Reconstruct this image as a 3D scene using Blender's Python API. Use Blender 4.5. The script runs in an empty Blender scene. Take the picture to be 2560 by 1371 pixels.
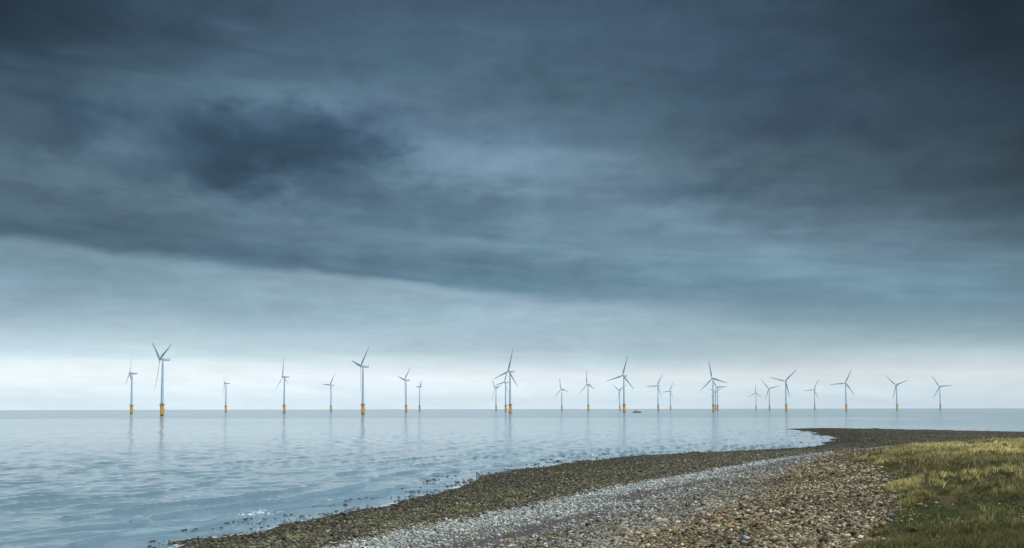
# Offshore wind farm seen from a cobble beach under a heavy sky.
import bpy, bmesh, math, random
import numpy as np
from mathutils import Matrix, Vector

rng = np.random.default_rng(11)
random.seed(5)
R_EARTH = 6.37e6
EYE = 11.5                     # camera height above the water, metres

# ------------------------------------------------------------------ camera
sc = bpy.context.scene
COL = sc.collection
cam = bpy.data.cameras.new('camera')
cam_ob = bpy.data.objects.new('camera', cam)
COL.objects.link(cam_ob)
cam.sensor_width = 36.0
cam.lens = 35.0
cam.shift_y = 0.0740
cam.clip_start = 0.5
cam.clip_end = 60000.0
cam_ob.matrix_world = (Matrix.Translation((0, 0, EYE)) @ Matrix.Rotation(math.radians(90 + 3.3), 4, 'X')
                       @ Matrix.Rotation(math.radians(-0.11), 4, 'Z'))
sc.camera = cam_ob

sc.view_settings.view_transform = 'Standard'
sc.view_settings.look = 'None'
sc.view_settings.gamma = 1.0
sc.view_settings.exposure = 0.5
sc.cycles.use_denoising = True
sc.cycles.denoiser = 'OPENIMAGEDENOISE'
sc.cycles.denoising_input_passes = 'RGB_ALBEDO_NORMAL'
sc.cycles.denoising_prefilter = 'ACCURATE'
sc.cycles.max_bounces = 6
sc.cycles.volume_bounces = 1
sc.cycles.volume_max_steps = 64
sc.cycles.sample_clamp_indirect = 6.0

# ------------------------------------------------------------------ sky
SUN_EL, SUN_AZ = 40.0, 118.0     # behind the right shoulder, veiled by cloud
AMBIENT = (0.56, 0.62, 0.66)    # overcast overhead and behind the camera


def lin(c):
    out = []
    for v in c:
        v = v / 255.0
        out.append(v / 12.92 if v <= 0.04045 else ((v + 0.055) / 1.055) ** 2.4)
    return out


world = bpy.data.worlds.new('World')
sc.world = world
world.use_nodes = True
nt = world.node_tree
nt.nodes.clear()


def nd(kind, **kw):
    n = nt.nodes.new(kind)
    for k, v in kw.items():
        setattr(n, k, v)
    return n


def put(sock, v):
    if isinstance(v, bpy.types.NodeSocket):
        nt.links.new(v, sock)
    else:
        sock.default_value = v


def mth(op, a, b=0.0, c=None, clamp=False):
    n = nd('ShaderNodeMath', operation=op, use_clamp=clamp)
    put(n.inputs[0], a)
    put(n.inputs[1], b)
    if c is not None:
        put(n.inputs[2], c)
    return n.outputs[0]


def vmath(op, a, b=None, s=None):
    n = nd('ShaderNodeVectorMath', operation=op)
    put(n.inputs[0], a)
    if b is not None:
        put(n.inputs[1], b)
    if s is not None:
        put(n.inputs['Scale'], s)
    return n.outputs['Value'] if op == 'LENGTH' else n.outputs[0]


def mapr(v, a, b, c=0.0, d=1.0, smooth=True):
    n = nd('ShaderNodeMapRange', interpolation_type='SMOOTHSTEP' if smooth else 'LINEAR')
    n.clamp = True
    put(n.inputs[0], v)
    put(n.inputs[1], a)
    put(n.inputs[2], b)
    put(n.inputs[3], c)
    put(n.inputs[4], d)
    return n.outputs[0]


def mixc(f, a, b, blend='MIX'):
    n = nd('ShaderNodeMix', data_type='RGBA', blend_type=blend)
    put(n.inputs[0], f)
    for s, v in ((n.inputs[6], a), (n.inputs[7], b)):
        if isinstance(v, (tuple, list)):
            s.default_value = tuple(v)[:3] + (1.0,)
        else:
            put(s, v)
    return n.outputs[2]


def noise(vec, scale, detail=4.0, rough=0.5, dist=0.0, w=None):
    n = nd('ShaderNodeTexNoise', noise_dimensions='3D')
    put(n.inputs['Vector'], vec)
    n.inputs['Scale'].default_value = scale
    n.inputs['Detail'].default_value = detail
    n.inputs['Roughness'].default_value = rough
    n.inputs['Distortion'].default_value = dist
    return n.outputs['Fac'], n.outputs['Color']


def comb(x, y, z=0.0):
    n = nd('ShaderNodeCombineXYZ')
    put(n.inputs[0], x)
    put(n.inputs[1], y)
    put(n.inputs[2], z)
    return n.outputs[0]


SKY_COLS = [-27.24, -21.11, -14.44, -7.34, -0.0, 7.33, 14.43, 21.11, 27.24]
SKY_LOW = [
 (0.08, [(219, 232, 241), (221, 234, 243), (219, 232, 241), (217, 230, 239), (214, 227, 236), (209, 222, 231), (203, 216, 225), (199, 211, 220), (193, 205, 214)]),
 (1.0, [(223, 235, 243), (225, 237, 245), (222, 234, 243), (219, 231, 240), (215, 228, 236), (208, 221, 229), (202, 215, 223), (199, 212, 220), (196, 208, 216)]),
 (1.8, [(229, 236, 242), (231, 237, 243), (229, 235, 242), (226, 232, 239), (222, 227, 234), (213, 220, 226), (208, 215, 221), (204, 211, 217), (202, 209, 215)]),
 (2.61, [(220, 233, 240), (222, 235, 242), (216, 230, 237), (211, 224, 232), (198, 214, 221), (186, 202, 210), (179, 196, 203), (184, 201, 208), (181, 197, 204)]),
 (3.18, [(193, 213, 223), (196, 217, 226), (188, 210, 219), (182, 204, 214), (172, 193, 203), (165, 187, 196), (166, 189, 198), (170, 191, 200), (162, 183, 192)]),
 (4.1, [(169, 193, 204), (171, 196, 206), (173, 199, 209), (170, 196, 206), (164, 189, 199), (161, 186, 195), (157, 182, 191), (146, 171, 180), (140, 165, 174)]),
 (5.25, [(146, 172, 184), (151, 178, 190), (150, 177, 190), (152, 180, 192), (158, 184, 196), (156, 182, 194), (138, 164, 176), (131, 157, 168), (129, 155, 166)]),
 (6.4, [(126, 154, 166), (130, 158, 171), (138, 166, 179), (145, 173, 186), (148, 175, 188), (144, 172, 184), (134, 161, 174), (127, 154, 166), (123, 149, 161)]),
 (7.55, [(116, 144, 157), (119, 148, 160), (130, 158, 171), (140, 168, 182), (142, 170, 184), (137, 166, 179), (129, 157, 170), (123, 149, 162), (116, 141, 153)]),
 (9.6, [(114, 141, 154), (117, 145, 157), (120, 147, 161), (132, 160, 173), (134, 162, 175), (132, 160, 173), (125, 152, 164), (116, 141, 154), (108, 133, 144)])]
SKY_HIGH = [
 (5.94, [(78, 107, 123), (84, 115, 133), (88, 120, 139), (87, 119, 138), (87, 119, 139), (90, 123, 142), (95, 129, 148), (107, 142, 160), (107, 140, 157)]),
 (7.32, [(76, 103, 119), (83, 111, 129), (87, 116, 134), (89, 119, 138), (93, 125, 144), (105, 139, 157), (113, 148, 166), (111, 142, 160), (98, 128, 144)]),
 (8.69, [(74, 99, 114), (81, 107, 124), (87, 115, 134), (93, 121, 140), (101, 131, 150), (111, 141, 160), (116, 146, 164), (104, 130, 148), (79, 102, 116)]),
 (10.06, [(76, 99, 114), (79, 103, 120), (91, 118, 136), (99, 127, 146), (109, 138, 157), (112, 141, 160), (99, 124, 142), (89, 112, 128), (61, 80, 92)]),
 (11.64, [(85, 109, 124), (88, 113, 129), (96, 122, 138), (91, 116, 134), (101, 128, 148), (99, 125, 143), (80, 102, 118), (67, 88, 101), (49, 66, 78)]),
 (13.44, [(83, 105, 120), (91, 115, 132), (96, 121, 139), (100, 126, 145), (115, 142, 163), (98, 124, 141), (79, 100, 115), (63, 82, 95), (43, 58, 69)]),
 (15.43, [(69, 90, 107), (84, 109, 127), (90, 115, 135), (98, 124, 146), (94, 120, 142), (80, 105, 123), (62, 80, 98), (57, 76, 92), (38, 53, 66)]),
 (17.39, [(51, 70, 84), (74, 98, 114), (87, 115, 133), (92, 118, 140), (78, 103, 121), (72, 96, 113), (58, 78, 95), (50, 69, 83), (33, 48, 59)]),
 (19.33, [(34, 49, 61), (53, 72, 89), (72, 95, 114), (75, 101, 120), (75, 100, 119), (68, 90, 110), (58, 78, 97), (46, 64, 78), (28, 42, 54)]),
 (21.01, [(30, 45, 57), (52, 72, 89), (62, 82, 101), (72, 97, 116), (72, 97, 117), (65, 86, 106), (56, 76, 94), (44, 61, 75), (25, 38, 49)]),
 (22.67, [(31, 46, 58), (49, 68, 84), (58, 78, 96), (65, 86, 106), (65, 86, 106), (62, 82, 102), (50, 70, 88), (38, 54, 68), (24, 37, 48)])]
SKY_EDGE = [
 (-27.4, 8.63),
 (-24.0, 8.5),
 (-21.62, 8.13),
 (-18.55, 8.06),
 (-15.37, 7.8),
 (-12.08, 7.54),
 (-8.72, 7.16),
 (-4.15, 6.94),
 (-0.69, 6.63),
 (2.78, 6.12),
 (6.45, 5.96),
 (10.74, 5.64),
 (15.12, 5.04),
 (19.33, 4.71),
 (27.28, 4.01)]
LUMPS = [
 (-25.3, 14.86, 3.74, 1.81, 0.55),
 (-8.73, 8.27, 11.06, 0.81, 0.35),
 (5.08, 6.41, 7.44, 0.54, 0.5),
 (-21.64, 9.19, 6.9, 0.76, 0.25),
 (-25.2, 18.63, 6.66, 2.16, 0.55),
 (13.13, 17.15, 5.62, 1.91, 0.45),
 (18.08, 14.88, 5.31, 1.05, 0.6),
 (11.5, 12.28, 4.39, 0.78, 0.7),
 (-17.7, 19.93, 3.03, 1.63, 0.35),
 (-14.15, 14.58, 6.52, 2.27, 0.8),
 (-12.82, 14.33, 7.72, 2.73, 0.7),
 (-16.63, 13.67, 3.26, 2.36, 0.95),
 (-17.63, 15.82, 1.5, 1.26, 0.8),
 (-13.26, 13.98, 4.26, 1.74, 1.0),
 (-9.91, 15.12, 3.43, 1.42, 1.0),
 (-15.43, 12.56, 2.63, 0.97, 0.8),
 (-19.16, 13.07, 2.32, 0.85, 0.55),
 (-21.46, 15.17, 1.12, 0.79, 0.8),
 (-7.4, 14.55, 1.61, 0.88, 0.7),
 (-25.32, 15.76, 1.74, 0.8, 0.9),
 (-24.23, 14.47, 1.47, 1.11, 1.0),
 (-26.42, 13.93, 2.3, 0.8, 0.45),
 (-22.98, 15.72, 0.8, 0.4, 0.3),
 (-21.92, 12.95, 1.21, 0.58, 0.35),
 (-10.34, 12.03, 2.5, 1.0, 0.7),
 (-5.32, 11.15, 4.41, 1.12, 0.9),
 (-2.31, 12.09, 1.4, 0.57, 0.2),
 (7.17, 9.97, 1.71, 0.41, 0.7),
 (11.73, 12.6, 3.3, 0.77, 0.7),
 (11.08, 14.48, 2.23, 0.47, 0.6),
 (16.17, 15.24, 2.34, 1.06, 0.35),
 (14.77, 9.92, 2.36, 0.48, 0.3),
 (21.44, 8.06, 2.95, 0.75, 0.3),
 (-18.75, 19.42, 1.27, 1.01, 0.25),
 (-24.78, 17.31, 3.17, 0.99, 0.35)]
GLOWS = [
 (-12.41, 17.25, 4.3, 0.6, 0.45),
 (-3.47, 13.53, 2.79, 1.23, 0.6),
 (-1.14, 14.77, 4.43, 0.89, 0.5),
 (-20.83, 14.29, 1.02, 0.62, 0.3),
 (-21.73, 13.49, 1.22, 0.46, 0.4),
 (2.82, 13.86, 3.24, 0.89, 0.5),
 (-14.98, 10.85, 5.78, 0.48, 0.22),
 (10.8, 10.31, 3.97, 0.49, 0.25),
 (-1.15, 9.83, 3.71, 0.68, 0.25),
 (-17.02, 17.74, 2.39, 0.62, 0.2)]


def ramp(fac, stops, interp='LINEAR'):
    n = nd('ShaderNodeValToRGB')
    cr = n.color_ramp
    cr.interpolation = interp
    while len(cr.elements) < len(stops):
        cr.elements.new(1.0)
    for e, (p, c) in zip(cr.elements, stops):
        e.position = p
    for e, (p, c) in zip(cr.elements, stops):
        e.position = p
        e.color = tuple(c) + (1.0,)
    put(n.inputs[0], fac)
    return n.outputs[0]


tc = nd('ShaderNodeTexCoord')
sep = nd('ShaderNodeSeparateXYZ')
put(sep.inputs[0], tc.outputs['Generated'])
dx, dy, dz = sep.outputs
hyp = mth('SQRT', mth('ADD', mth('MULTIPLY', dx, dx), mth('MULTIPLY', dy, dy)))
DEG = 180 / math.pi
az = mth('MULTIPLY', mth('ARCTAN2', dx, dy), DEG)
el = mth('MULTIPLY', mth('ARCTAN2', dz, hyp), DEG)
# cloud deck coordinates: perspective of a flat layer, flattened towards the horizon
inv = mth('DIVIDE', 1.0, mth('ADD', mth('MAXIMUM', dz, 0.0), 0.13))
deckp = comb(mth('MULTIPLY', dx, inv), mth('MULTIPLY', dy, inv), 0.0)
flat = comb(mth('MULTIPLY', az, 0.05), mth('MULTIPLY', el, 0.42), 3.1)
n_big, c_big = noise(deckp, 1.7, 5.0, 0.55, 0.4)
n_fine, c_fine = noise(deckp, 5.5, 6.0, 0.6, 0.3)
n_flat, c_flat = noise(flat, 1.6, 6.0, 0.55, 0.5)
n_puff, c_puff = noise(comb(mth('MULTIPLY', az, 0.30), mth('MULTIPLY', el, 0.5), 7.0), 1.0, 7.0, 0.62, 0.3)
n_puf2, c_puf2 = noise(comb(mth('MULTIPLY', az, 0.30), mth('MULTIPLY', el, 0.5), 17.0), 1.0, 7.0, 0.62, 0.3)

n_strk, c_strk = noise(comb(mth('MULTIPLY', az, 0.085), mth('SUBTRACT', mth('MULTIPLY', el, 0.80), mth('MULTIPLY', az, -0.075)), 9.0), 1.0, 7.0, 0.58, 0.6)

n_puf3, c_puf3 = noise(comb(mth('MULTIPLY', az, 0.42), mth('MULTIPLY', el, 0.95), 27.0), 1.0, 8.0, 0.6, 0.8)


def cen(s, amp):
    return mth('MULTIPLY', mth('SUBTRACT', s, 0.5), amp)


lift = mapr(el, 1.0, 12.0, 0.05, 1.0)
az_w = mth('ADD', az, mth('MULTIPLY', cen(n_big, 12.0), lift))
el_w = mth('ADD', el, mth('MULTIPLY', mth('ADD', cen(n_fine, 2.2), cen(n_flat, 4.0)), lift))
az_p = mth('ADD', az, cen(n_puff, 5.5))
el_p = mth('ADD', el, cen(n_puf2, 3.6))
col_fac = mth('DIVIDE', mth('ADD', az_w, 30.0), 60.0, clamp=True)


def table(rows, elv):
    cur = None
    prev_e = None
    for e, cols in rows:
        r = ramp(col_fac, [((a + 30.0) / 60.0, lin(c)) for a, c in zip(SKY_COLS, cols)])
        if cur is None:
            cur = r
        else:
            cur = mixc(mapr(elv, prev_e, e, smooth=False), cur, r)
        prev_e = e
    return cur


el_low = mth('ADD', el, mth('MULTIPLY', mth('ADD', cen(n_flat, 3.0), cen(n_strk, 2.4)), mapr(el, 0.4, 5.0, 0.12, 1.0)))
low_c = vmath('SCALE', table(SKY_LOW, el_low), s=mapr(el, 0.0, 4.0, 1.22, 1.0))
low_c = vmath('MULTIPLY', low_c, mixc(mapr(el, 2.0, 4.5), (1.0, 1.03, 1.0), (0.985, 0.995, 1.02)))
high_c = vmath('MULTIPLY', table(SKY_HIGH, el_w), (0.985, 1.0, 0.98))
edge_v = ramp(mth('DIVIDE', mth('ADD', az, 30.0), 60.0, clamp=True),
              [((a + 30.0) / 60.0, (e / 15.0,) * 3) for a, e in SKY_EDGE])
edge_e = mth('MULTIPLY', edge_v, 15.0)
soft = mapr(az, -6.0, 18.0, 0.46, 2.4)
el_e = mth('ADD', el, mth('ADD', cen(n_puff, 1.0), mth('ADD', cen(n_flat, 1.0), cen(n_strk, 0.9))))
deck = mapr(mth('DIVIDE', mth('SUBTRACT', el_e, edge_e), soft), -0.6, 1.0)
sky_c = mixc(deck, low_c, high_c)
pv = comb(az_p, el_p, 0.0)


def lump_sum(L):
    tot = 0.0
    for a, e, ra, re_, s in L:
        v = vmath('SUBTRACT', pv, (a, e, 0.0))
        v = vmath('DIVIDE', v, (ra, re_, 1.0))
        m = mapr(vmath('LENGTH', v), 0.05, 1.75, s, 0.0)
        tot = mth('ADD', tot, m) if not isinstance(tot, float) else m
    return tot


dark = mth('MULTIPLY', mapr(lump_sum(LUMPS), 0.05, 3.7, smooth=False), 0.80)
glow = mth('MULTIPLY', mth('MINIMUM', lump_sum(GLOWS), 1.0), 0.34)
shade = mth('SUBTRACT', mth('ADD', 1.0, glow), dark)
tex = mth('ADD', 1.0, mth('MULTIPLY', mth('ADD', cen(n_puff, 0.50), mth('ADD', cen(n_fine, 0.34), mth('ADD', cen(n_flat, 0.36), mth('ADD', mth('MULTIPLY', cen(n_strk, 0.85), mapr(el, 7.0, 14.0, 1.0, 0.40)), mth('MULTIPLY', cen(n_puf3, 0.36), mapr(el, 5.0, 12.0, 0.25, 1.0)))))),
                          mapr(el, 1.5, 9.0, 0.38, 1.0)))
sky_c = vmath('SCALE', sky_c, s=mth('MULTIPLY', shade, tex))
sky_c = vmath('MULTIPLY', sky_c, (1.0, 0.99, 1.0))
sky_c = vmath('MULTIPLY', sky_c, comb(mth('SUBTRACT', 1.0, mth('MULTIPLY', dark, 0.30)), 1.0, mth('ADD', 1.0, mth('MULTIPLY', dark, 0.26))))
# the rest of the overcast, overhead and behind
away = mth('MAXIMUM', mapr(mth('ABSOLUTE', az), 36.0, 75.0), mapr(el, 27.0, 50.0))
amb_c = vmath('SCALE', AMBIENT, s=mth('ADD', 0.8, mth('MULTIPLY', n_big, 0.4)))
sky_c = mixc(away, sky_c, amb_c)
nish = nd('ShaderNodeTexSky', sky_type='NISHITA', sun_disc=False)
nish.sun_elevation = math.radians(SUN_EL)
nish.sun_rotation = math.radians(SUN_AZ)
nish.dust_density = 3.0
bg1 = nd('ShaderNodeBackground')
put(bg1.inputs[0], sky_c)
bg1.inputs[1].default_value = 0.72
bg2 = nd('ShaderNodeBackground')           # the little clear-sky light that filters through
put(bg2.inputs[0], nish.outputs[0])
bg2.inputs[1].default_value = 0.002
ad = nd('ShaderNodeAddShader')
nt.links.new(bg1.outputs[0], ad.inputs[0])
nt.links.new(bg2.outputs[0], ad.inputs[1])
wo = nd('ShaderNodeOutputWorld')
nt.links.new(ad.outputs[0], wo.inputs[0])

sun = bpy.data.lights.new('sun', 'SUN')
sun.energy = 1.5
sun.angle = math.radians(10)
sun.color = (1.0, 0.98, 0.95)
sun_ob = bpy.data.objects.new('sun', sun)
COL.objects.link(sun_ob)
_a, _e = math.radians(SUN_AZ), math.radians(SUN_EL)
_d = Vector((math.sin(_a) * math.cos(_e), math.cos(_a) * math.cos(_e), math.sin(_e)))
sun_ob.rotation_euler = (-_d).to_track_quat('-Z', 'Y').to_euler()


# ------------------------------------------------------------------ helpers
def tag(o, label=None, cat=None, group=None, kind=None):
    if label: o['label'] = label
    if cat: o['category'] = cat
    if group: o['group'] = group
    if kind: o['kind'] = kind
    return o


def link(o, parent=None):
    COL.objects.link(o)
    if parent: o.parent = parent
    return o


def obj_bm(name, bm, mat, parent=None, smooth=False):
    me = bpy.data.meshes.new(name)
    bmesh.ops.recalc_face_normals(bm, faces=bm.faces[:])
    bm.to_mesh(me)
    bm.free()
    if mat: me.materials.append(mat)
    if smooth:
        me.polygons.foreach_set('use_smooth', [True] * len(me.polygons))
    return link(bpy.data.objects.new(name, me), parent)


def mesh_np(name, verts, faces, mat, col=None, smooth=False, attrs=None):
    """verts (n,3), faces (m,k) all the same size k; col (n,3) point colour."""
    me = bpy.data.meshes.new(name)
    nv, (nf, k) = len(verts), faces.shape
    me.vertices.add(nv)
    me.vertices.foreach_set('co', np.ascontiguousarray(verts, np.float32).ravel())
    me.loops.add(nf * k)
    me.loops.foreach_set('vertex_index', np.ascontiguousarray(faces, np.int32).ravel())
    me.polygons.add(nf)
    me.polygons.foreach_set('loop_start', np.arange(0, nf * k, k, dtype=np.int32))
    me.polygons.foreach_set('loop_total', np.full(nf, k, np.int32))
    if smooth:
        me.polygons.foreach_set('use_smooth', np.ones(nf, bool))
    if col is not None:
        a = me.color_attributes.new('Col', 'FLOAT_COLOR', 'POINT')
        c4 = np.ones((nv, 4), np.float32)
        c4[:, :3] = col
        a.data.foreach_set('color', c4.ravel())
    for n, v in (attrs or {}).items():
        a = me.attributes.new(n, 'FLOAT', 'POINT')
        a.data.foreach_set('value', np.ascontiguousarray(v, np.float32))
    me.update()
    if mat: me.materials.append(mat)
    return link(bpy.data.objects.new(name, me))


def _hash(ix, iy, seed):
    h = (ix.astype(np.int64) * 374761393 + iy.astype(np.int64) * 668265263 + seed * 1442695041) & 0x7fffffff
    h = ((h ^ (h >> 13)) * 1274126177) & 0x7fffffff
    return ((h ^ (h >> 16)) & 0xffff) / 65535.0


def vnoise(x, y, seed=0):
    ix, iy = np.floor(x), np.floor(y)
    fx, fy = x - ix, y - iy
    fx = fx * fx * (3 - 2 * fx)
    fy = fy * fy * (3 - 2 * fy)
    a, b = _hash(ix, iy, seed), _hash(ix + 1, iy, seed)
    c, d = _hash(ix, iy + 1, seed), _hash(ix + 1, iy + 1, seed)
    return (a + (b - a) * fx) * (1 - fy) + (c + (d - c) * fx) * fy


def fbm(x, y, scale, octs=4, seed=0, gain=0.5):
    s = np.zeros_like(x, dtype=float)
    amp, tot, f = 1.0, 0.0, 1.0 / scale
    for i in range(octs):
        s += amp * vnoise(x * f + 17.3 * i, y * f - 9.1 * i, seed + i)
        tot += amp
        amp *= gain
        f *= 2.03
    return s / tot


def sstep(v, a, b):
    t = np.clip((v - a) / (b - a), 0, 1)
    return t * t * (3 - 2 * t)


# ------------------------------------------------------------------ ground shape
SHORE = np.array([
 (-70, -60),
 (-52, 10),
 (-40, 50),
 (-27.6, 82.5),
 (-27.5, 88.48),
 (-24.45, 89.79),
 (-23.01, 93.8),
 (-21.83, 100.21),
 (-20.34, 103.38),
 (-19.47, 107.16),
 (-17.62, 113.37),
 (-14.18, 115.56),
 (-13.05, 125.5),
 (-10.56, 129.94),
 (-9.58, 136.64),
 (-6.89, 149.22),
 (-5.42, 168.23),
 (-0.48, 184.13),
 (9.6, 201.11),
 (13.03, 208.25),
 (27.37, 233.94),
 (42.15, 245.35),
 (60.88, 262.56),
 (73.3, 272.01),
 (87.41, 284.96),
 (98.65, 302.62),
 (110.44, 330.2),
 (119.89, 363.61),
 (127.0, 399.14),
 (137.2, 442.27),
 (140.9, 475.62),
 (140.19, 496.68),
 (142.59, 514.66),
 (152.02, 527.35),
 (164.96, 528.17),
 (177.99, 516.28),
 (194.8, 496.44),
 (210.75, 469.96),
 (228.52, 445.9),
 (260, 400),
 (420, 330),
 (700, 280)])
CTL = np.array([
 (-70, -60, 0, 0),
 (-52, 10, 0, 0),
 (-40, 50, 0, 0),
 (-27.6, 82.5, 0, 0),
 (-27.5, 88.48, 0, 0),
 (-24.45, 89.79, 0, 0),
 (-23.01, 93.8, 0, 0),
 (-21.83, 100.21, 0, 0),
 (-20.34, 103.38, 0, 0),
 (-19.47, 107.16, 0, 0),
 (-17.62, 113.37, 0, 0),
 (-14.18, 115.56, 0, 0),
 (-13.05, 125.5, 0, 0),
 (-10.56, 129.94, 0, 0),
 (-9.58, 136.64, 0, 0),
 (-6.89, 149.22, 0, 0),
 (-5.42, 168.23, 0, 0),
 (-0.48, 184.13, 0, 0),
 (9.6, 201.11, 0, 0),
 (13.03, 208.25, 0, 0),
 (27.37, 233.94, 0, 0),
 (42.15, 245.35, 0, 0),
 (60.88, 262.56, 0, 0),
 (73.3, 272.01, 0, 0),
 (87.41, 284.96, 0, 0),
 (98.65, 302.62, 0, 0),
 (110.44, 330.2, 0, 0),
 (119.89, 363.61, 0, 0),
 (127.0, 399.14, 0, 0),
 (137.2, 442.27, 0, 0),
 (140.9, 475.62, 0, 0),
 (140.19, 496.68, 0, 0),
 (142.59, 514.66, 0, 0),
 (152.02, 527.35, 0, 0),
 (164.96, 528.17, 0, 0),
 (177.99, 516.28, 0, 0),
 (194.8, 496.44, 0, 0),
 (210.75, 469.96, 0, 0),
 (228.52, 445.9, 0, 0),
 (260, 400, 0, 0),
 (420, 330, 0, 0),
 (700, 280, 0, 0),
 (-38.62, 89.79, -1.0, -0.6),
 (-29.41, 108.4, -0.8, -0.6),
 (-21.91, 144.2, -0.9, -0.6),
 (-9.97, 191.15, -0.8, -0.6),
 (-7.13, 221.5, -1, -0.8),
 (26.86, 305.78, -1.2, -0.8),
 (71.85, 345.48, -1.0, -0.7),
 (97.97, 365.5, -0.6, -0.5),
 (110.87, 446.8, -0.6, -0.6),
 (117.67, 515.75, -0.8, -0.6),
 (183.36, 635.97, -1.2, -0.8),
 (221.52, 601.28, -1.2, -0.8),
 (278.25, 542.86, -1.2, -0.8),
 (151.52, 476.04, 0.35, 0.3),
 (152.77, 414.77, 1.0, 0.6),
 (165.7, 386.81, 1.2, 0.6),
 (177.33, 346.09, 1.4, 0.6),
 (121.91, 331.1, 1.4, 0.6),
 (135.9, 303.2, 1.6, 0.7),
 (101.1, 283.92, 1.6, 0.7),
 (110.73, 321.8, 0.8, 0.5),
 (95.89, 282.02, 1.0, 0.5),
 (-13.17, 72.31, 1.4, 1),
 (-9.31, 83.55, 1.4, 1),
 (-4.12, 89.29, 1.4, 1),
 (-1.28, 95.23, 1.4, 1),
 (3.1, 103.15, 1.45, 1),
 (14.42, 129.26, 1.55, 1),
 (25.01, 145.8, 1.65, 1),
 (37.47, 165.49, 1.75, 1),
 (52.8, 183.51, 2.2, 1),
 (58.85, 188.26, 2.7, 1.1),
 (5.28, 63.49, 2.7, 2),
 (8.76, 75.23, 2.7, 2),
 (15.25, 89.05, 2.8, 2),
 (24.05, 106.39, 2.95, 2),
 (35.35, 130.97, 3.2, 2),
 (40.89, 140.22, 3.5, 2),
 (50.55, 156.1, 4.2, 2.05),
 (-4.89, 67.91, 2.0, 1.45),
 (0.5, 65.69, 2.3, 1.7),
 (9.27, 55.58, 3.7, 2.4),
 (12.8, 51.96, 4.2, 2.6),
 (15.99, 49.06, 4.6, 2.85),
 (14.36, 69.39, 3.7, 2.4),
 (22.89, 79.76, 4.1, 2.5),
 (31.82, 97.24, 4.4, 2.6),
 (36.73, 117.9, 4.3, 2.5),
 (45.39, 133.92, 4.7, 3),
 (39.64, 111.0, 4.8, 3),
 (36.18, 96.91, 4.8, 3),
 (32.99, 84.71, 4.8, 3),
 (29.71, 75.27, 4.8, 3),
 (26.0, 65.39, 4.85, 3),
 (22.78, 58.98, 4.85, 3),
 (19.44, 52.99, 4.9, 3),
 (18.34, 47.28, 4.9, 3),
 (58.07, 157.49, 5.0, 3),
 (64.11, 161.9, 5.1, 3),
 (75.0, 167.39, 5.2, 3),
 (86.6, 169.09, 5.25, 3),
 (59.18, 132.13, 5.5, 4),
 (65.2, 127.39, 5.7, 4),
 (44.12, 108.25, 5.3, 4),
 (38.24, 81.87, 5.5, 4.2),
 (32.31, 63.31, 5.6, 4.5),
 (24.89, 55.82, 5.2, 3.8),
 (20.93, 41.13, 5.7, 4.5),
 (19.91, 44.72, 5.2, 3.8),
 (66.77, 173.87, 4.7, 2.5),
 (79.93, 178.37, 5.0, 2.5),
 (91.65, 178.94, 5.1, 2.5),
 (95, 235, 2.0, 0.9),
 (140, 235, 2.2, 0.9),
 (75, 215, 1.9, 0.9),
 (180, 240, 2.3, 1),
 (-25, 100, -0.15, -0.1),
 (0, 0, 9.6, 3.6),
 (-18, 12, 7.0, 2.6),
 (28, 18, 7.5, 4),
 (60, 30, 6.6, 4.4),
 (-36, 30, 1.2, 0.8),
 (110, 90, 6.4, 4.4),
 (190, 140, 6, 4),
 (350, 200, 5, 3.5),
 (8, -40, 9, 4),
 (60, -60, 8, 4),
 (-40, -60, 3, 1.8),
 (12, 25, 6.6, 3.2),
 (-8, 30, 4.6, 2.0),
 (-20, 38, 2.6, 1.4),
 (-150, 60, -3, -2),
 (-200, 300, -4, -3),
 (-100, 500, -5, -4),
 (200, 900, -5, -4),
 (600, 900, -5, -4),
 (700, 500, -3, -3),
 (-300, -100, -5, -3),
 (700, -100, 8, 4.5),
 (0, -300, 9, 4.5),
 (600, 150, 4, 3)])     # x, y, height, zone (0 water line, 1 weed/grey, 2 grey/brown, 3 grass edge, 4 grass)
FOAM = [
 (-33.98, 103.24, 5, 0.3),
 (-27.51, 107.7, 7, 0.9),
 (-25.84, 109.69, 6, 0.8),
 (-23.21, 121.01, 5, 1),
 (-22.51, 125.16, 6, 0.9),
 (-17.27, 183.48, 8, 0.9),
 (-14.57, 171.47, 9, 1),
 (-17.29, 154.23, 8, 0.6),
 (-8.82, 219.3, 14, 0.6),
 (0.8, 210.96, 14, 0.8),
 (10.86, 227.2, 18, 1),
 (21.08, 240.05, 18, 1),
 (32.24, 252.23, 16, 0.9),
 (42.75, 260.96, 12, 0.6),
 (101.12, 315.97, 16, 0.8),
 (90.9, 303.01, 16, 0.5),
 (115.79, 350.33, 12, 0.8),
 (135.5, 480.12, 14, 1),
 (127.48, 464.92, 14, 0.9),
 (121.2, 423.51, 10, 0.7),
 (162.03, 532.45, 25, 0.8),
 (188.12, 510.66, 40, 0.6),
 (218.04, 465.43, 40, 0.6)]
TRAIL = np.array([
 (25.57, 53.96),
 (26.3, 56.91),
 (27.18, 60.91),
 (27.66, 63.39),
 (29.56, 69.61),
 (32.51, 78.34),
 (35.81, 87.09),
 (39.55, 98.05),
 (42.5, 108.31)])
GREEN = [
 (26.21, 58.76, 6, 0.9),
 (23.89, 58.81, 5, 1),
 (28.54, 58.72, 5, 0.9),
 (21.18, 49.76, 3, 0.6),
 (18.92, 49.04, 2.5, 1),
 (19.29, 46.22, 3, 1),
 (30.87, 78.16, 6, 0.5),
 (21.8, 46.86, 3, 0.3),
 (27.13, 67.39, 3, 0.0)]


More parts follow.
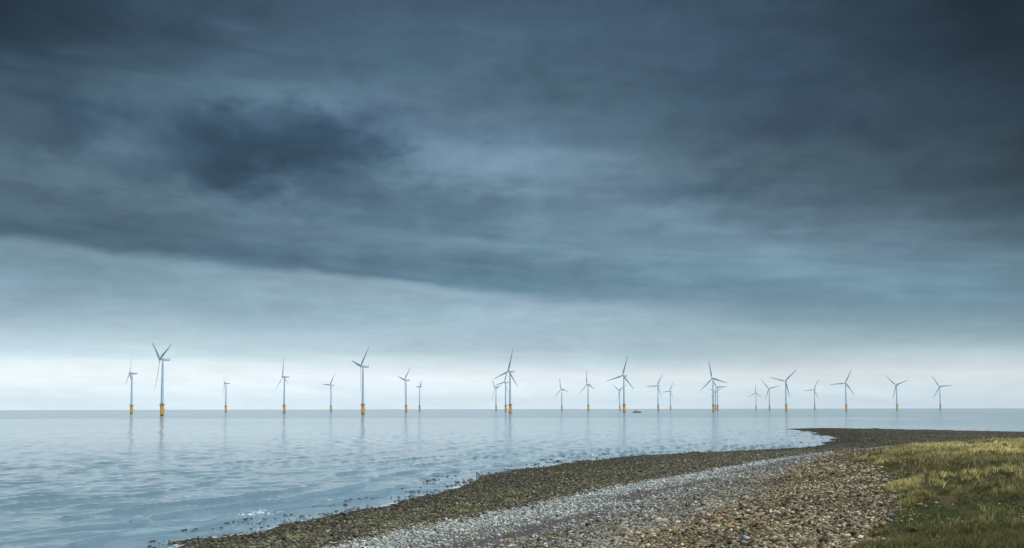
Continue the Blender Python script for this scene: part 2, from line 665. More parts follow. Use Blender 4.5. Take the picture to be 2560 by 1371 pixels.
class Surf:
    """thin-plate surface through the survey points"""
    def __init__(self, pts, vals, lam=0.02):
        self.p = pts / 100.0
        n = len(pts)
        d = np.linalg.norm(self.p[:, None] - self.p[None], axis=2)
        K = self.k(d) + lam * np.eye(n) * 0.02
        P = np.hstack([np.ones((n, 1)), self.p])
        A = np.zeros((n + 3, n + 3))
        A[:n, :n] = K
        A[:n, n:] = P
        A[n:, :n] = P.T
        b = np.zeros((n + 3, vals.shape[1]))
        b[:n] = vals
        self.w = np.linalg.solve(A, b)

    @staticmethod
    def k(d):
        return d            # 2-D "linear" kernel: no overshoot

    def __call__(self, x, y):
        out = np.empty((x.size, self.w.shape[1]))
        q = np.stack([x.ravel(), y.ravel()], 1) / 100.0
        for i in range(0, len(q), 40000):
            c = q[i:i + 40000]
            d = np.sqrt(((c[:, None] - self.p[None]) ** 2).sum(2) + 0.0004)
            out[i:i + 40000] = self.k(d) @ self.w[:-3] + self.w[-3] + c @ self.w[-2:]
        return out


_k = np.unique(np.round(CTL[:, :2], 1), axis=0, return_index=True)[1]
SURF = Surf(CTL[_k, :2], CTL[_k, 2:4])


def near_line(x, y, line):
    """distance to a polyline and the length along it"""
    x, y = x.ravel(), y.ravel()
    best = np.full(x.shape, 1e9)
    along = np.zeros(x.shape)
    acc = 0.0
    for (ax, ay), (bx, by) in zip(line[:-1], line[1:]):
        ux, uy = bx - ax, by - ay
        L2 = ux * ux + uy * uy
        t = np.clip(((x - ax) * ux + (y - ay) * uy) / L2, 0, 1)
        d = np.hypot(x - ax - t * ux, y - ay - t * uy)
        m = d < best
        best = np.where(m, d, best)
        along = np.where(m, acc + t * math.sqrt(L2), along)
        acc += math.sqrt(L2)
    return best, along


def tuss(x, y):
    """tussock field of the dune grass, 0..1"""
    a = fbm(x, y, 1.6, 3, 41)
    b = fbm(x + 50, y, 7.5, 2, 47)
    return sstep(a * 0.76 + b * 0.24, 0.40, 0.62)


def green_amt(x, y):
    g = np.zeros_like(x)
    for gx, gy, r, s in GREEN:
        g = np.maximum(g, s * (1 - sstep(np.hypot(x - gx, y - gy) / r, 0.55, 1.15)))
    return g


def ground(x, y, full=False):
    """height, zone"""
    sh = x.shape
    zs = SURF(x, y)
    z, s = zs[:, 0].reshape(sh), zs[:, 1].reshape(sh)
    s = s + (fbm(x, y, 5.0, 3, 3) - 0.5) * 0.22 * (1 + sstep(s, 2.6, 3.0) * 0.8) + (fbm(x, y, 14.0, 2, 13) - 0.5) * 0.25
    z = np.clip(z, -3.0, 12.0)
    z = np.maximum(z, 0.30 * sstep(s, 0.06, 0.22) - 3.0 * (s < 0.06))
    z = z + (fbm(x, y, 3.5, 3, 5) - 0.5) * 0.16 * sstep(z, -0.2, 0.4)
    z = z + (fbm(x, y, 9.0, 2, 8) - 0.5) * 0.45 * sstep(s, 1.7, 2.3)
    gm = sstep(s, 3.0, 3.3)
    z = z + gm * (tuss(x, y) * 0.42 * (1 - 0.7 * green_amt(x, y)) + 0.03)
    return z, s


# ------------------------------------------------------------------ materials
def mat_new(name):
    m = bpy.data.materials.new(name)
    m.use_nodes = True
    t = m.node_tree
    return m, t, t.nodes['Principled BSDF']


class MT:
    """terse node builder on a material tree"""
    def __init__(self, name):
        global nt
        self.m = bpy.data.materials.new(name)
        self.m.use_nodes = True
        nt = self.m.node_tree
        self.b = nt.nodes['Principled BSDF']
        self.tc = nd('ShaderNodeTexCoord')

    def attr(self, n):
        a = nd('ShaderNodeAttribute')
        a.attribute_name = n
        return a

    def bump(self, h, strength, dist, normal=None):
        b = nd('ShaderNodeBump')
        put(b.inputs['Height'], h)
        put(b.inputs['Strength'], strength)
        b.inputs['Distance'].default_value = dist
        if normal is not None:
            nt.links.new(normal, b.inputs['Normal'])
        return b.outputs[0]


def plain(name, col, rough=0.6, metal=0.0, var=0.12, scale=0.6):
    t = MT(name)
    f, _ = noise(t.tc.outputs['Object'], scale, 5.0, 0.6)
    c = mixc(f, [v * (1 - var) for v in col], [min(1, v * (1 + var)) for v in col])
    put(t.b.inputs['Base Color'], c)
    t.b.inputs['Roughness'].default_value = rough
    t.b.inputs['Metallic'].default_value = metal
    return t.m


def stone_mat(name, rough, spec=0.4):
    t = MT(name)
    a = t.attr('Col')
    f, _ = noise(t.tc.outputs['Object'], 9.0, 5.0, 0.65)
    c = mixc(1.0, a.outputs['Color'], mixc(f, (0.66, 0.66, 0.66), (1.28, 1.26, 1.22)), 'MULTIPLY')
    put(t.b.inputs['Base Color'], c)
    t.b.inputs['Roughness'].default_value = rough
    t.b.inputs['Specular IOR Level'].default_value = spec
    f2, _ = noise(t.tc.outputs['Object'], 22.0, 4.0, 0.6)
    nt.links.new(t.bump(f2, 0.5, 0.02), t.b.inputs['Normal'])
    return t.m


M_STONE = stone_mat('dry_stone', 0.9, 0.25)
M_WET = stone_mat('wet_stone', 0.42, 0.5)


def ground_mat():
    t = MT('beach_ground')
    a = t.attr('Col')
    g = t.attr('grassy').outputs['Fac']
    vo = nd('ShaderNodeTexVoronoi')
    put(vo.inputs['Vector'], t.tc.outputs['Object'])
    vo.inputs['Scale'].default_value = 5.0
    vo2 = nd('ShaderNodeTexVoronoi')
    put(vo2.inputs['Vector'], t.tc.outputs['Object'])
    vo2.inputs['Scale'].default_value = 13.0
    sp = nd('ShaderNodeSeparateColor')
    put(sp.inputs[0], vo.outputs['Color'])
    sp2 = nd('ShaderNodeSeparateColor')
    put(sp2.inputs[0], vo2.outputs['Color'])
    v = mth('ADD', mth('MULTIPLY', sp.outputs[0], 0.9), mth('MULTIPLY', sp2.outputs[1], 0.6))
    v = mth('ADD', 0.42, mth('MULTIPLY', v, 0.75))
    v = mixc(g, comb(v, v, v), (1.0, 1.0, 1.0))
    put(t.b.inputs['Base Color'], mixc(1.0, a.outputs['Color'], v, 'MULTIPLY'))
    t.b.inputs['Roughness'].default_value = 0.9
    t.b.inputs['Specular IOR Level'].default_value = 0.2
    h = mth('MULTIPLY', mth('SUBTRACT', 1.0, vo.outputs['Distance']), mth('SUBTRACT', 1.0, g))
    nt.links.new(t.bump(h, 0.8, 0.10), t.b.inputs['Normal'])
    return t.m


def sea_mat():
    t = MT('sea_water')
    P = t.tc.outputs['Object']
    foam = t.attr('foam').outputs['Fac']
    calm = t.attr('ripple').outputs['Fac']
    # wind ripples: long across the breeze, short along it
    mp = nd('ShaderNodeMapping')
    put(mp.inputs[0], P)
    mp.inputs['Rotation'].default_value = (0, 0, math.radians(22))
    mp.inputs['Scale'].default_value = (1.0, 0.26, 1.0)
    n1, _ = noise(mp.outputs[0], 0.55, 3.0, 0.55)
    mp2 = nd('ShaderNodeMapping')
    put(mp2.inputs[0], P)
    mp2.inputs['Rotation'].default_value = (0, 0, math.radians(-14))
    mp2.inputs['Scale'].default_value = (0.22, 1.0, 1.0)
    n2, _ = noise(mp2.outputs[0], 0.9, 5.0, 0.62)
    n3, _ = noise(P, 6.0, 3.0, 0.6)
    h = mth('ADD', mth('MULTIPLY', n1, 0.085), mth('ADD', mth('MULTIPLY', n2, 0.150), mth('MULTIPLY', n3, 0.016)))
    st = calm
    nrm = t.bump(h, st, 1.0)
    nf, _ = noise(mp.outputs[0], 3.2, 7.0, 0.75)
    fm = mapr(mth('ADD', mth('MULTIPLY', foam, 0.72), mth('MULTIPLY', mth('SUBTRACT', nf, 0.5), 2.6)), 0.50, 0.66)
    fm = mth('MULTIPLY', fm, mapr(foam, 0.05, 0.2))
    nt.links.new(mixc(fm, (0.215, 0.350, 0.430), (0.82, 0.86, 0.88)), t.b.inputs['Base Color'])
    put(t.b.inputs['Roughness'], mth('MAXIMUM', mapr(fm, 0.0, 1.0, 0.06, 0.8, False), t.attr('ruffle').outputs['Fac']))
    t.b.inputs['IOR'].default_value = 1.85
    nt.links.new(nrm, t.b.inputs['Normal'])
    return t.m


# ------------------------------------------------------------------ polar sheet
def polar(radii, az_in, az_out_step):
    a0 = np.arange(-az_in, az_in + 1e-6, 0.075)
    n_out = int((360 - 2 * az_in) / az_out_step)
    a1 = np.linspace(az_in, 360 - az_in, n_out + 1)[1:-1]
    a = np.radians(np.concatenate([a0, a1]))
    rr, aa = np.meshgrid(radii, a, indexing='ij')
    x, y = rr * np.sin(aa), rr * np.cos(aa)
    nr, na = rr.shape
    i = np.arange(nr - 1)[:, None] * na
    j = np.arange(na)[None]
    j2 = (j + 1) % na
    f = np.stack([i + j, i + j2, i + na + j2, i + na + j], -1).reshape(-1, 4)
    return x, y, f


# ------------------------------------------------------------------ sea
def build_sea():
    dep = np.arange(11.5 * 996 / 55.0, 11.5 * 996 / 1500.0, -0.55)
    r = np.concatenate([[0.5, 10, 20, 30, 40, 48], 11.5 * 996 / dep, np.geomspace(1520, 14500, 60)])
    x, y, f = polar(r, 34, 4)
    rad = np.hypot(x, y)
    z = -rad ** 2 / (2 * R_EARTH)
    D, S = near_line(x, y, SHORE)
    D, S = D.reshape(x.shape), S.reshape(x.shape)
    warp = (fbm(x, y, 45, 3, 21) - 0.5) * 16
    lam = 6.6
    ph = 2 * math.pi * ((D + warp * sstep(D, 2, 20)) / (lam * (1 + np.clip(D, 0, 200) / 260)) - 0.26)
    ph = ph + 0.75 * np.sin(ph)
    crest = (0.5 + 0.5 * np.cos(ph)) ** 4
    gate = sstep(fbm(S * 0.11 + 90, D * 0.8 + warp, 8.0, 4, 27, 0.55), 0.40, 0.66)
    amp = (0.31 * np.exp(-np.clip(D - 14, 0, 1e9) / 42.0) + 0.022 * np.exp(-D / 500.0)) * (0.10 + 1.15 * gate) * sstep(D, 1.5, 9.0)
    z = z + crest * amp
    ok = 1 - sstep(rad, 500, 1500)
    chop = np.zeros_like(z)
    for i in range(26):
        th = math.radians(random.gauss(0, 26)) + math.radians(140)
        L = random.uniform(1.6, 9.0)
        k = 2 * math.pi / L
        chop += np.sin(k * (x * math.cos(th) + y * math.sin(th)) + random.uniform(0, 6.28)) * 0.0028 * L
    z = z + chop * ok * sstep(D, 0.2, 2.5) * (0.45 + 0.9 * fbm(x, y, 30, 2, 31))
    # foam: swash line, and small breakers where the photograph has them
    fo = np.zeros_like(D)
    nr = (D < 12) & (rad < 620)
    gz, _g = ground(x[nr], y[nr])
    wash = np.exp(-((gz + 0.03) / 0.07) ** 2) * (0.22 + 0.80 * sstep(fbm(x[nr], y[nr], 7.0, 3, 61), 0.44, 0.66)) * (0.85 - 0.25 * sstep(rad[nr], 150, 300))
    fo[nr] = wash
    for fx, fy, rr_, s in FOAM:
        g = np.exp(-((x - fx) ** 2 + (y - fy) ** 2) / (2 * (rr_ * 0.45) ** 2)) * (0.55 + 0.9 * fbm(x, y, 2.2, 3, 63))
        near = 1 - sstep(np.abs((x - fx) * 0.0 + D - near_line(np.array([fx]), np.array([fy]), SHORE)[0][0] + (fbm(x, y, 5.0, 2, 67) - 0.5) * 3.0), 0.1, 1.3 + 0.09 * rr_)
        fo = np.maximum(fo, s * g * near * 0.82)
    fo = np.maximum(fo, 0.62 * crest * sstep(amp, 0.30, 0.5) * sstep(D, 3, 8) * (1 - sstep(D, 14, 18)) * gate)
    # smooth slick between the inshore chop and the wind line
    n = (fbm(x, y * 0.35, 260, 3, 71) - 0.5) * 260
    calm = sstep(y + n * 0.25, 180, 430) * (1 - sstep(y + n * 0.25, 1000, 1120))
    calm = calm * (1 - 0.9 * sstep(x / np.maximum(y, 1) + n / 900, 0.26, 0.42))
    calm = np.clip(calm + 0.35 * sstep(fbm(x, y, 60, 3, 77), 0.5, 0.7) * (1 - sstep(y, 1000, 1150)), 0, 1)
    ruf = 0.05 + (0.06 + 0.025 * (1 - calm)) * sstep(rad, 180, 800)
    o = mesh_np('sea', np.stack([x, y, z], -1).reshape(-1, 3), f, sea_mat(), smooth=True,
                attrs={'foam': fo.ravel(), 'ripple': ((1 - 0.38 * calm) * (1 - 0.55 * sstep(rad, 180, 800))).ravel(), 'ruffle': ruf.ravel()})
    tag(o, kind='structure')


build_sea()


# ------------------------------------------------------------------ beach and dune
def tone(n, cols, wts, spread=0.42):
    c = np.array(cols)[rng.choice(len(cols), n, p=np.array(wts) / sum(wts))]
    return np.clip(c * 1.0 * np.exp(rng.normal(0, spread, (n, 1))) * (1 + rng.normal(0, 0.04, (n, 3))), 0.008, 0.75)


def build_ground():
    dep = np.arange(8.5 * 996 / 34.0, 9.5 * 996 / 620.0, -0.55)
    r = np.concatenate([[0.3, 6, 12, 18, 24, 29], 8.5 * 996 / dep, [640, 700, 800, 1000, 1400]])
    x, y, f = polar(r, 33, 4)
    z, s = ground(x, y)
    D, _ = near_line(x, y, SHORE)
    D = D.reshape(x.shape)
    far = sstep(np.hypot(x, y), 700, 1000) * (y > 0)
    z = np.where(far > 0, np.minimum(z, -1.0 - far), z)
    weed = np.array((0.040, 0.040, 0.026))
    grey = np.array((0.17, 0.18, 0.18))
    sand = np.array((0.115, 0.098, 0.086))
    brown = np.array((0.060, 0.048, 0.030))  # bed colour darkened to stand in for shade in the cobble gaps
    soil = np.array((0.060, 0.058, 0.022))
    turf = np.array((0.045, 0.070, 0.022))
    path = np.array((0.088, 0.068, 0.034))
    rust = np.array((0.105, 0.050, 0.020))
    w1 = sstep(s, 0.85, 1.12)[..., None]
    w2 = sstep(s, 1.8, 2.15)[..., None]
    w3 = sstep(s, 2.98, 3.15)[..., None]
    c = weed * (1 - w1) + grey * w1
    strip = sandiness(x, y, s)[..., None]
    c = c * (1 - strip) + sand * strip
    rs = rustiness(x, y, s)[..., None]
    c = c * (1 - rs) + rust * rs
    c = c * (1 - w2) + brown * w2
    gg = green_amt(x, y)[..., None]
    soilc = soil * (1 - gg) + turf * gg
    td, _ = near_line(x, y, TRAIL)
    td = td.reshape(x.shape)
    tr = (1 - sstep(td + (fbm(x, y, 1.5, 2, 91) - 0.5) * 0.8, 0.15, 0.60))[..., None]
    soilc = soilc * (1 - tr) + path * tr
    c = c * (1 - w3) + soilc * w3
    c = c * (0.8 + 0.4 * fbm(x, y, 1.3, 3, 101))[..., None]
    o = mesh_np('beach_ground', np.stack([x, y, z], -1).reshape(-1, 3), f, ground_mat(), col=c.reshape(-1, 3), smooth=True,
                attrs={'grassy': w3.ravel()})
    tag(o, kind='structure')


def sandiness(x, y, s):
    """fine dark gravel strips running along the grey pebble band"""
    n = fbm(x, y, 9, 3, 111)
    a = np.exp(-((s - 1.58 - (n - 0.5) * 0.25) / 0.13) ** 2)
    b = np.exp(-((s - 1.36 - (n - 0.5) * 0.2) / 0.05) ** 2) * 0.7
    return np.clip(a + b, 0, 1) * sstep(fbm(x, y, 6, 3, 113), 0.26, 0.44)


def rustiness(x, y, s):
    """rust brown tide wrack along the inner edge of the gravel"""
    return np.exp(-((s - 1.78 - (fbm(x, y, 5, 3, 117) - 0.5) * 0.16) / 0.05) ** 2) * sstep(fbm(x, y, 4, 3, 119), 0.32, 0.50) * (1 - sstep(y, 85, 110))


build_ground()


# ---- stone shapes
def stone_templates(sub, n):
    out = []
    for i in range(n):
        bm = bmesh.new()
        bmesh.ops.create_icosphere(bm, subdivisions=sub, radius=0.5)
        v = np.array([p.co[:] for p in bm.verts])
        bm.faces.ensure_lookup_table()
        f = np.array([[q.index for q in p.verts] for p in bm.faces])
        bm.free()
        r = np.random.default_rng(100 + i)
        v = v * (1 + r.normal(0, 0.10 if sub > 1 else 0.19, (len(v), 1)))
        for _ in range(3):             # knock flats into it
            d = r.normal(0, 1, 3)
            d /= np.linalg.norm(d)
            h = v @ d
            lim = r.uniform(0.26, 0.40)
            v = v - np.outer(np.clip(h - lim, 0, 9) * 0.75, d)
        out.append((v, f))
    return out


T_FINE, T_LOW = stone_templates(2, 14), stone_templates(1, 14)


def lay_stones(name, x, y, size, cols, mat, label, low, sink=0.22, z=None, flat=1.0):
    n = len(x)
    T = T_LOW if low else T_FINE
    if z is None:
        z, _ = ground(x, y)
    which = rng.integers(0, len(T), n)
    V, F, C, off = [], [], [], 0
    for k, (tv, tf) in enumerate(T):
        m = np.where(which == k)[0]
        if not len(m):
            continue
        q = len(m)
        sc3 = np.stack([np.ones(q), rng.uniform(0.42, 0.92, q), rng.uniform(0.28, 0.62, q) * flat], 1) * size[m][:, None]
        p = tv[None] * sc3[:, None, :]
        tl = rng.normal(0, 0.28, q)
        ct, st = np.cos(tl)[:, None], np.sin(tl)[:, None]
        px, pz = p[..., 0] * ct - p[..., 2] * st, p[..., 0] * st + p[..., 2] * ct
        yw = rng.uniform(0, 6.28, q)
        cy, sy = np.cos(yw)[:, None], np.sin(yw)[:, None]
        gx, gy = px * cy - p[..., 1] * sy, px * sy + p[..., 1] * cy
        zz = z[m] + size[m] * (0.5 * sc3[:, 2] / size[m] - sink + rng.uniform(0, 0.55, q) * 0.5)
        V.append(np.stack([gx + x[m][:, None], gy + y[m][:, None], pz + zz[:, None]], -1).reshape(-1, 3))
        F.append((tf[None] + (np.arange(q) * len(tv))[:, None, None] + off).reshape(-1, 3))
        C.append(np.repeat(cols[m], len(tv), axis=0))
        off += q * len(tv)
    o = mesh_np(name, np.concatenate(V), np.concatenate(F), mat, col=np.concatenate(C), smooth=not low)
    tag(o, label, 'stones', kind='stuff')
    return o


def scatter(n, r0, r1, power, az0=-31, az1=31):
    """n points in the wedge the beach is seen in; density falls off with distance^power"""
    u = rng.random(n)
    p = 2 - power
    r = (r0 ** p + u * (r1 ** p - r0 ** p)) ** (1 / p) if abs(p) > 1e-3 else r0 * (r1 / r0) ** u
    a = np.radians(rng.uniform(az0, az1, n))
    return r * np.sin(a), r * np.cos(a)


def build_stones():
    x, y = scatter(1150000, 34, 600, 1.6, -34, 38)
    zs = SURF(x, y)
    keep = (zs[:, 0] > -0.25) & (zs[:, 1] < 3.35)
    x, y = x[keep], y[keep]
    z, s = ground(x, y)
    d = np.hypot(x, y)
    D, _ = near_line(x, y, SHORE)
    # hidden hollow behind the grass ridge and all that lies seaward of the shore
    grass = sstep(s + rng.normal(0, 0.05, len(s)), 2.95, 3.18)
    k = rng.random(len(x)) > grass * 0.992
    k &= ~((z < 0.02) & (rng.random(len(x)) > 0.30 * (1 - sstep(D, 0.5, 7)) * sstep(fbm(x, y, 5, 2, 131), 0.35, 0.6)))
    sd = sandiness(x, y, s)
    k &= rng.random(len(x)) > 0.92 * sd
    x, y, z, s, d = x[k], y[k], z[k], s[k], d[k]
    base = 0.95 / np.sqrt(1.0)
    jz = rng.normal(0, 0.07, len(s))
    zone = np.where(s + jz < 1.0, 0, np.where(s + jz < 2.0, 1, 2))
    med = np.where(zone == 0, 0.21, np.where(zone == 1, 0.125, 0.138))
    size = med * np.exp(rng.normal(0, 0.50, len(x))) + 0.0006 * np.clip(d - 60, 0, 400)
    size = np.clip(size * 0.93, 0.06, 0.55)
    size = np.where((zone == 0) & (z < 0.03), size * 1.1, size)
    sets = [
        (0, 'weedy_cobbles', 'dark olive weed-covered cobbles between the sea and the grey pebble band', M_WET,
         [(0.040, 0.040, 0.026), (0.115, 0.106, 0.056), (0.165, 0.155, 0.092), (0.018, 0.018, 0.016), (0.15, 0.155, 0.12), (0.10, 0.058, 0.030)],
         [3, 4, 2.6, 2, 0.9, 0.8]),
        (1, 'grey_pebbles', 'pale blue-grey pebbles in a band with dark gravel strips', M_STONE,
         [(0.46, 0.50, 0.49), (0.33, 0.365, 0.355), (0.60, 0.64, 0.62), (0.10, 0.115, 0.115), (0.40, 0.36, 0.27), (0.27, 0.30, 0.24)],
         [4, 3.4, 1.9, 1.8, 0.8, 1.6]),
        (2, 'brown_cobbles', 'tan and brown cobbles heaped in a bank beside the dune grass', M_STONE,
         [(0.34, 0.285, 0.18), (0.225, 0.18, 0.11), (0.52, 0.46, 0.34), (0.070, 0.052, 0.036), (0.33, 0.295, 0.19), (0.38, 0.25, 0.13), (0.33, 0.34, 0.32)],
         [4, 4.2, 1.8, 3.8, 2.2, 0.25, 0.4])]
    for zi, nm, lb, mt, pal, wt in sets:
        m = zone == zi
        c = tone(int(m.sum()), pal, wt)
        if zi == 0:      # yellower weed higher up, darker wet stones by the water
            g = sstep(s[m], 0.1, 0.6)[:, None]
            c = c * (0.72 + 0.42 * g) * np.where(d[m] > 260, 0.74, 1.0)[:, None]
            pt = sstep(fbm(x[m], y[m], 3.0, 3, 141), 0.5, 0.7)[:, None]
            c = c * (1 - pt * 0.5) + c * pt * 0.5 * np.array((1.15, 1.25, 0.55))
        if zi == 2:
            g = sstep(fbm(x[m], y[m], 6.0, 3, 143), 0.35, 0.65)[:, None]
            c = c * (0.85 + 0.3 * g)
            gb = (1 - sstep(s[m], 2.0, 2.3))[:, None]
            c = c * (1 - gb * 0.5) + gb * 0.5 * tone(int(m.sum()), sets[1][4], sets[1][5])
        if zi == 1:
            c = c * (1.0 + 0.22 * (1 - sstep(s[m], 1.3, 1.6)))[:, None] * np.array((0.985, 1.0, 1.02))
            gb = (rng.random(int(m.sum())) < 0.75 * sstep(s[m], 1.45, 1.95))[:, None]
            c = np.where(gb, tone(int(m.sum()), [(0.27, 0.25, 0.18), (0.17, 0.15, 0.105), (0.38, 0.36, 0.28), (0.07, 0.06, 0.045)], [3, 3, 1.5, 2]), c)
        xm, ym, sm = x[m], y[m], size[m]
        if zi == 0:      # stones awash off the shore
            ex, ey = scatter(110000, 70, 480, 1.3, -20, 27)
            ez, es = ground(ex, ey)
            eD, _q = near_line(ex, ey, SHORE)
            pn = fbm(ex, ey, 4.0, 4, 133, 0.6)
            kk = (ez < 0.0) & (eD < 16) & (rng.random(len(ex)) < 0.85 * sstep(pn - eD * 0.009, 0.40, 0.55)) & (SURF(ex, ey)[:, 0] > -0.5)
            ex, ey = ex[kk], ey[kk]
            xm, ym = np.concatenate([xm, ex]), np.concatenate([ym, ey])
            esz = np.clip(0.34 * np.exp(rng.normal(0, 0.42, len(ex))), 0.15, 1.0)
            sm = np.concatenate([sm, esz])
            c = np.concatenate([c, tone(len(ex), [(0.028, 0.026, 0.022), (0.05, 0.045, 0.028), (0.02, 0.02, 0.02)], [2, 1, 1])])
            sunk = np.where(z[m] < 0.06, sm[:int(m.sum())] * 0.16, 0.0)
            zz_ = np.concatenate([z[m] - sunk, np.full(len(ex), -0.035) - esz * 0.26])
        else:
            zz_ = z[m]
        lay_stones(nm, xm, ym, sm, c, mt, lb, True, z=zz_)
        print(nm, len(xm))


build_stones()


# ---- stones that stand out one by one
STONES = [
 (11.2, 75.07, 1.159, 0.38, 'pale', 0.2, 'slab', 'large pale flat-topped slab on the seaward side of the brown cobble bank'),
 (17.15, 69.82, 0.924, 0.4, 'greytan', 0.45, 'wedge', 'grey-tan pointed slab tilted up above two sticks on the brown cobbles'),
 (15.89, 75.16, 0.463, 0.75, 'orange', 0.0, 'lump', 'orange-tan blocky stone beside a smaller orange one above the pointed slab'),
 (15.63, 76.09, 0.343, 0.6, 'orange', 0.4, 'lump', 'small orange stone just to the left of the blocky orange-tan stone'),
 (14.57, 70.69, 0.609, 0.42, 'orange', 0.2, 'lump', 'long amber stone lying below the two blocky orange stones'),
 (13.65, 62.75, 0.619, 0.5, 'orange', -0.15, 'lump', 'bright orange-tan six-sided cobble straight below the long amber stone'),
 (10.72, 66.61, 0.651, 0.42, 'orange', -0.1, 'lump', 'rusty orange oval stone below the large pale slab'),
 (12.43, 62.17, 0.459, 0.45, 'pale', 0.0, 'lump', 'pale cream domed cobble to the left of the bright orange cobble'),
 (7.64, 67.04, 0.976, 0.32, 'tan', 0.25, 'slab', 'long brown-tan stone slanting along the lower edge of the grey pebbles'),
 (8.93, 69.4, 0.618, 0.4, 'tan', 0.3, 'slab', 'smaller tan slab just above the long slanting brown stone'),
 (8.57, 76.47, 0.556, 0.42, 'pale', 0.2, 'slab', 'pale tan slab at the end of the dark weed line'),
 (9.18, 67.57, 0.384, 0.5, 'tan', 0.0, 'lump', 'rounded golden stone between the tan slab and the rusty orange oval stone'),
 (5.19, 65.54, 1.004, 0.3, 'greytan', 0.3, 'slab', 'long low pinkish slab at the foot of the frame among grey pebbles'),
 (10.12, 54.81, 0.448, 0.4, 'tan', -0.4, 'lump', 'grey-tan oval cobble at the bottom edge left of the blue bucket'),
 (-6.99, 84.88, 0.821, 0.34, 'tan', 0.0, 'lump', 'flat orange-brown boulder where the weedy stones meet grey pebbles'),
 (-6.22, 85.37, 0.516, 0.6, 'pale', 0.0, 'lump', 'pale sand-coloured boulder touching the flat orange-brown boulder'),
 (-8.01, 86.7, 0.525, 0.45, 'orange', 0.0, 'lump', 'small rust-orange boulder to the left of the flat orange-brown boulder'),
 (-4.87, 84.34, 0.509, 0.5, 'orange', 0.0, 'lump', 'rust-brown boulder to the right of the pale sand-coloured boulder'),
 (-3.25, 72.88, 0.498, 0.5, 'tan', 0.2, 'lump', 'golden-brown boulder alone in the grey pebbles'),
 (-10.88, 75.73, 0.523, 0.5, 'tan', 0.2, 'lump', 'golden-brown boulder at the lower edge of the weedy stones'),
 (-4.13, 91.13, 0.586, 0.4, 'orange', 0.0, 'lump', 'orange stone on the upper edge of the grey pebble band'),
 (18.16, 53.47, 0.386, 0.8, 'dark', 0.0, 'lump', 'dark grey round cobble beside the short grass edge'),
 (16.88, 47.99, 0.695, 0.5, 'dark', 0.0, 'lump', 'big blackish boulder at the bottom edge next to the grass'),
 (24.85, 67.35, 0.346, 0.8, 'bluegrey', 0.0, 'lump', 'blue-grey upright cobble just left of the grass tongue'),
 (19.27, 61.43, 0.31, 0.8, 'bluegrey', 0.0, 'lump', 'lone blue-grey cobble in the middle of the brown bank'),
 (26.17, 91.14, 0.343, 0.8, 'bluegrey', 0.0, 'lump', 'small blue-grey cobble high on the brown bank'),
 (20.91, 52.28, 0.407, 0.5, 'brown', 0.3, 'lump', 'brown angular stones lump half sunk in the green turf'),
 (27.32, 64.6, 0.282, 0.5, 'pale', 0.0, 'lump', 'pale rounded stone under the edge of the yellow grass mound'),
 (26.48, 65.07, 0.339, 0.5, 'pale', 0.0, 'lump', 'pale grey stone left of another pale stone beneath the yellow grass mound'),
 (23.14, 58.23, 0.227, 0.5, 'white', 0.0, 'lump', 'whitish pebble at the blue rag side of the green turf'),
 (24.72, 56.89, 0.224, 0.5, 'white', 0.0, 'lump', 'whitish pebble alone in the open green turf'),
 (8.2, 132.27, 0.532, 0.6, 'dark', 0.0, 'lump', 'dark boulder in the upper part of the weedy stones'),
 (3.49, 135.72, 0.436, 0.7, 'dark', 0.0, 'lump', 'small dark boulder high in the weedy stones nearest the surf line'),
 (18.0, 63.72, 0.745, 0.3, 'tan', 0.0, 'slab', 'flat tan stone low on the brown bank right of the sticks'),
 (14.58, 95.63, 0.311, 0.7, 'dark', 0.0, 'lump', 'black cobble in the upper grey pebble band'),
 (19.85, 85.58, 0.424, 0.7, 'dark', 0.0, 'lump', 'black cobble near the top of the brown bank'),
 (-27.96, 96.42, 0.403, 0.7, 'wet', 0.0, 'lump', 'rounded dark boulder awash, second from the left in the shallows'),
 (-28.65, 96.04, 0.322, 0.5, 'wet', 0.0, 'lump', 'leftmost small dark boulder awash in the shallows'),
 (-27.59, 98.24, 0.369, 0.5, 'wet', 0.0, 'lump', 'low brown boulder awash just right of the rounded dark one'),
 (-26.66, 97.16, 0.405, 0.55, 'wet', 0.0, 'lump', 'flat dark boulder awash with a thin trailing rock'),
 (-24.89, 95.42, 0.475, 0.6, 'wet', 0.0, 'lump', 'dark boulder awash midway between shore stones and small breaker'),
 (-24.33, 98.37, 0.366, 0.7, 'wet', 0.0, 'lump', 'dark boulder awash alone to the left of the mossy shore rock'),
 (-24.25, 107.13, 0.574, 0.7, 'wet', 0.0, 'lump', 'biggest dark boulder awash close behind the small breaker'),
 (-23.84, 108.2, 0.401, 0.7, 'weed', 0.0, 'lump', 'green-brown boulder awash touching the biggest dark one'),
 (-21.74, 98.5, 0.729, 0.55, 'weed', 0.3, 'lump', 'mossy pointed rock at the water edge'),
 (-21.54, 106.61, 0.524, 0.5, 'wet', 0.0, 'lump', 'dark boulder awash to the right of the biggest dark boulder'),
 (-20.86, 108.63, 0.489, 0.5, 'wet', 0.0, 'lump', 'low brown boulder awash nearest the foam streak'),
 (-20.77, 116.32, 1.234, 0.25, 'wet', 0.0, 'slab', 'long low dark reef stone awash below the foam streak'),
 (-8.32, 152.43, 0.736, 0.65, 'wet', 0.0, 'lump', 'dark humped boulder awash off the wide weedy shelf'),
 (-9.47, 146.73, 0.591, 0.55, 'wet', 0.0, 'lump', 'dark boulder awash left of the humped one off the weedy shelf'),
 (-10.74, 156.64, 0.757, 0.3, 'wet', 0.0, 'slab', 'flat dark rock awash farthest out off the weedy shelf'),
 (-7.4, 153.67, 0.68, 0.5, 'wet', 0.0, 'lump', 'dark boulder awash right of the humped one off the weedy shelf')]
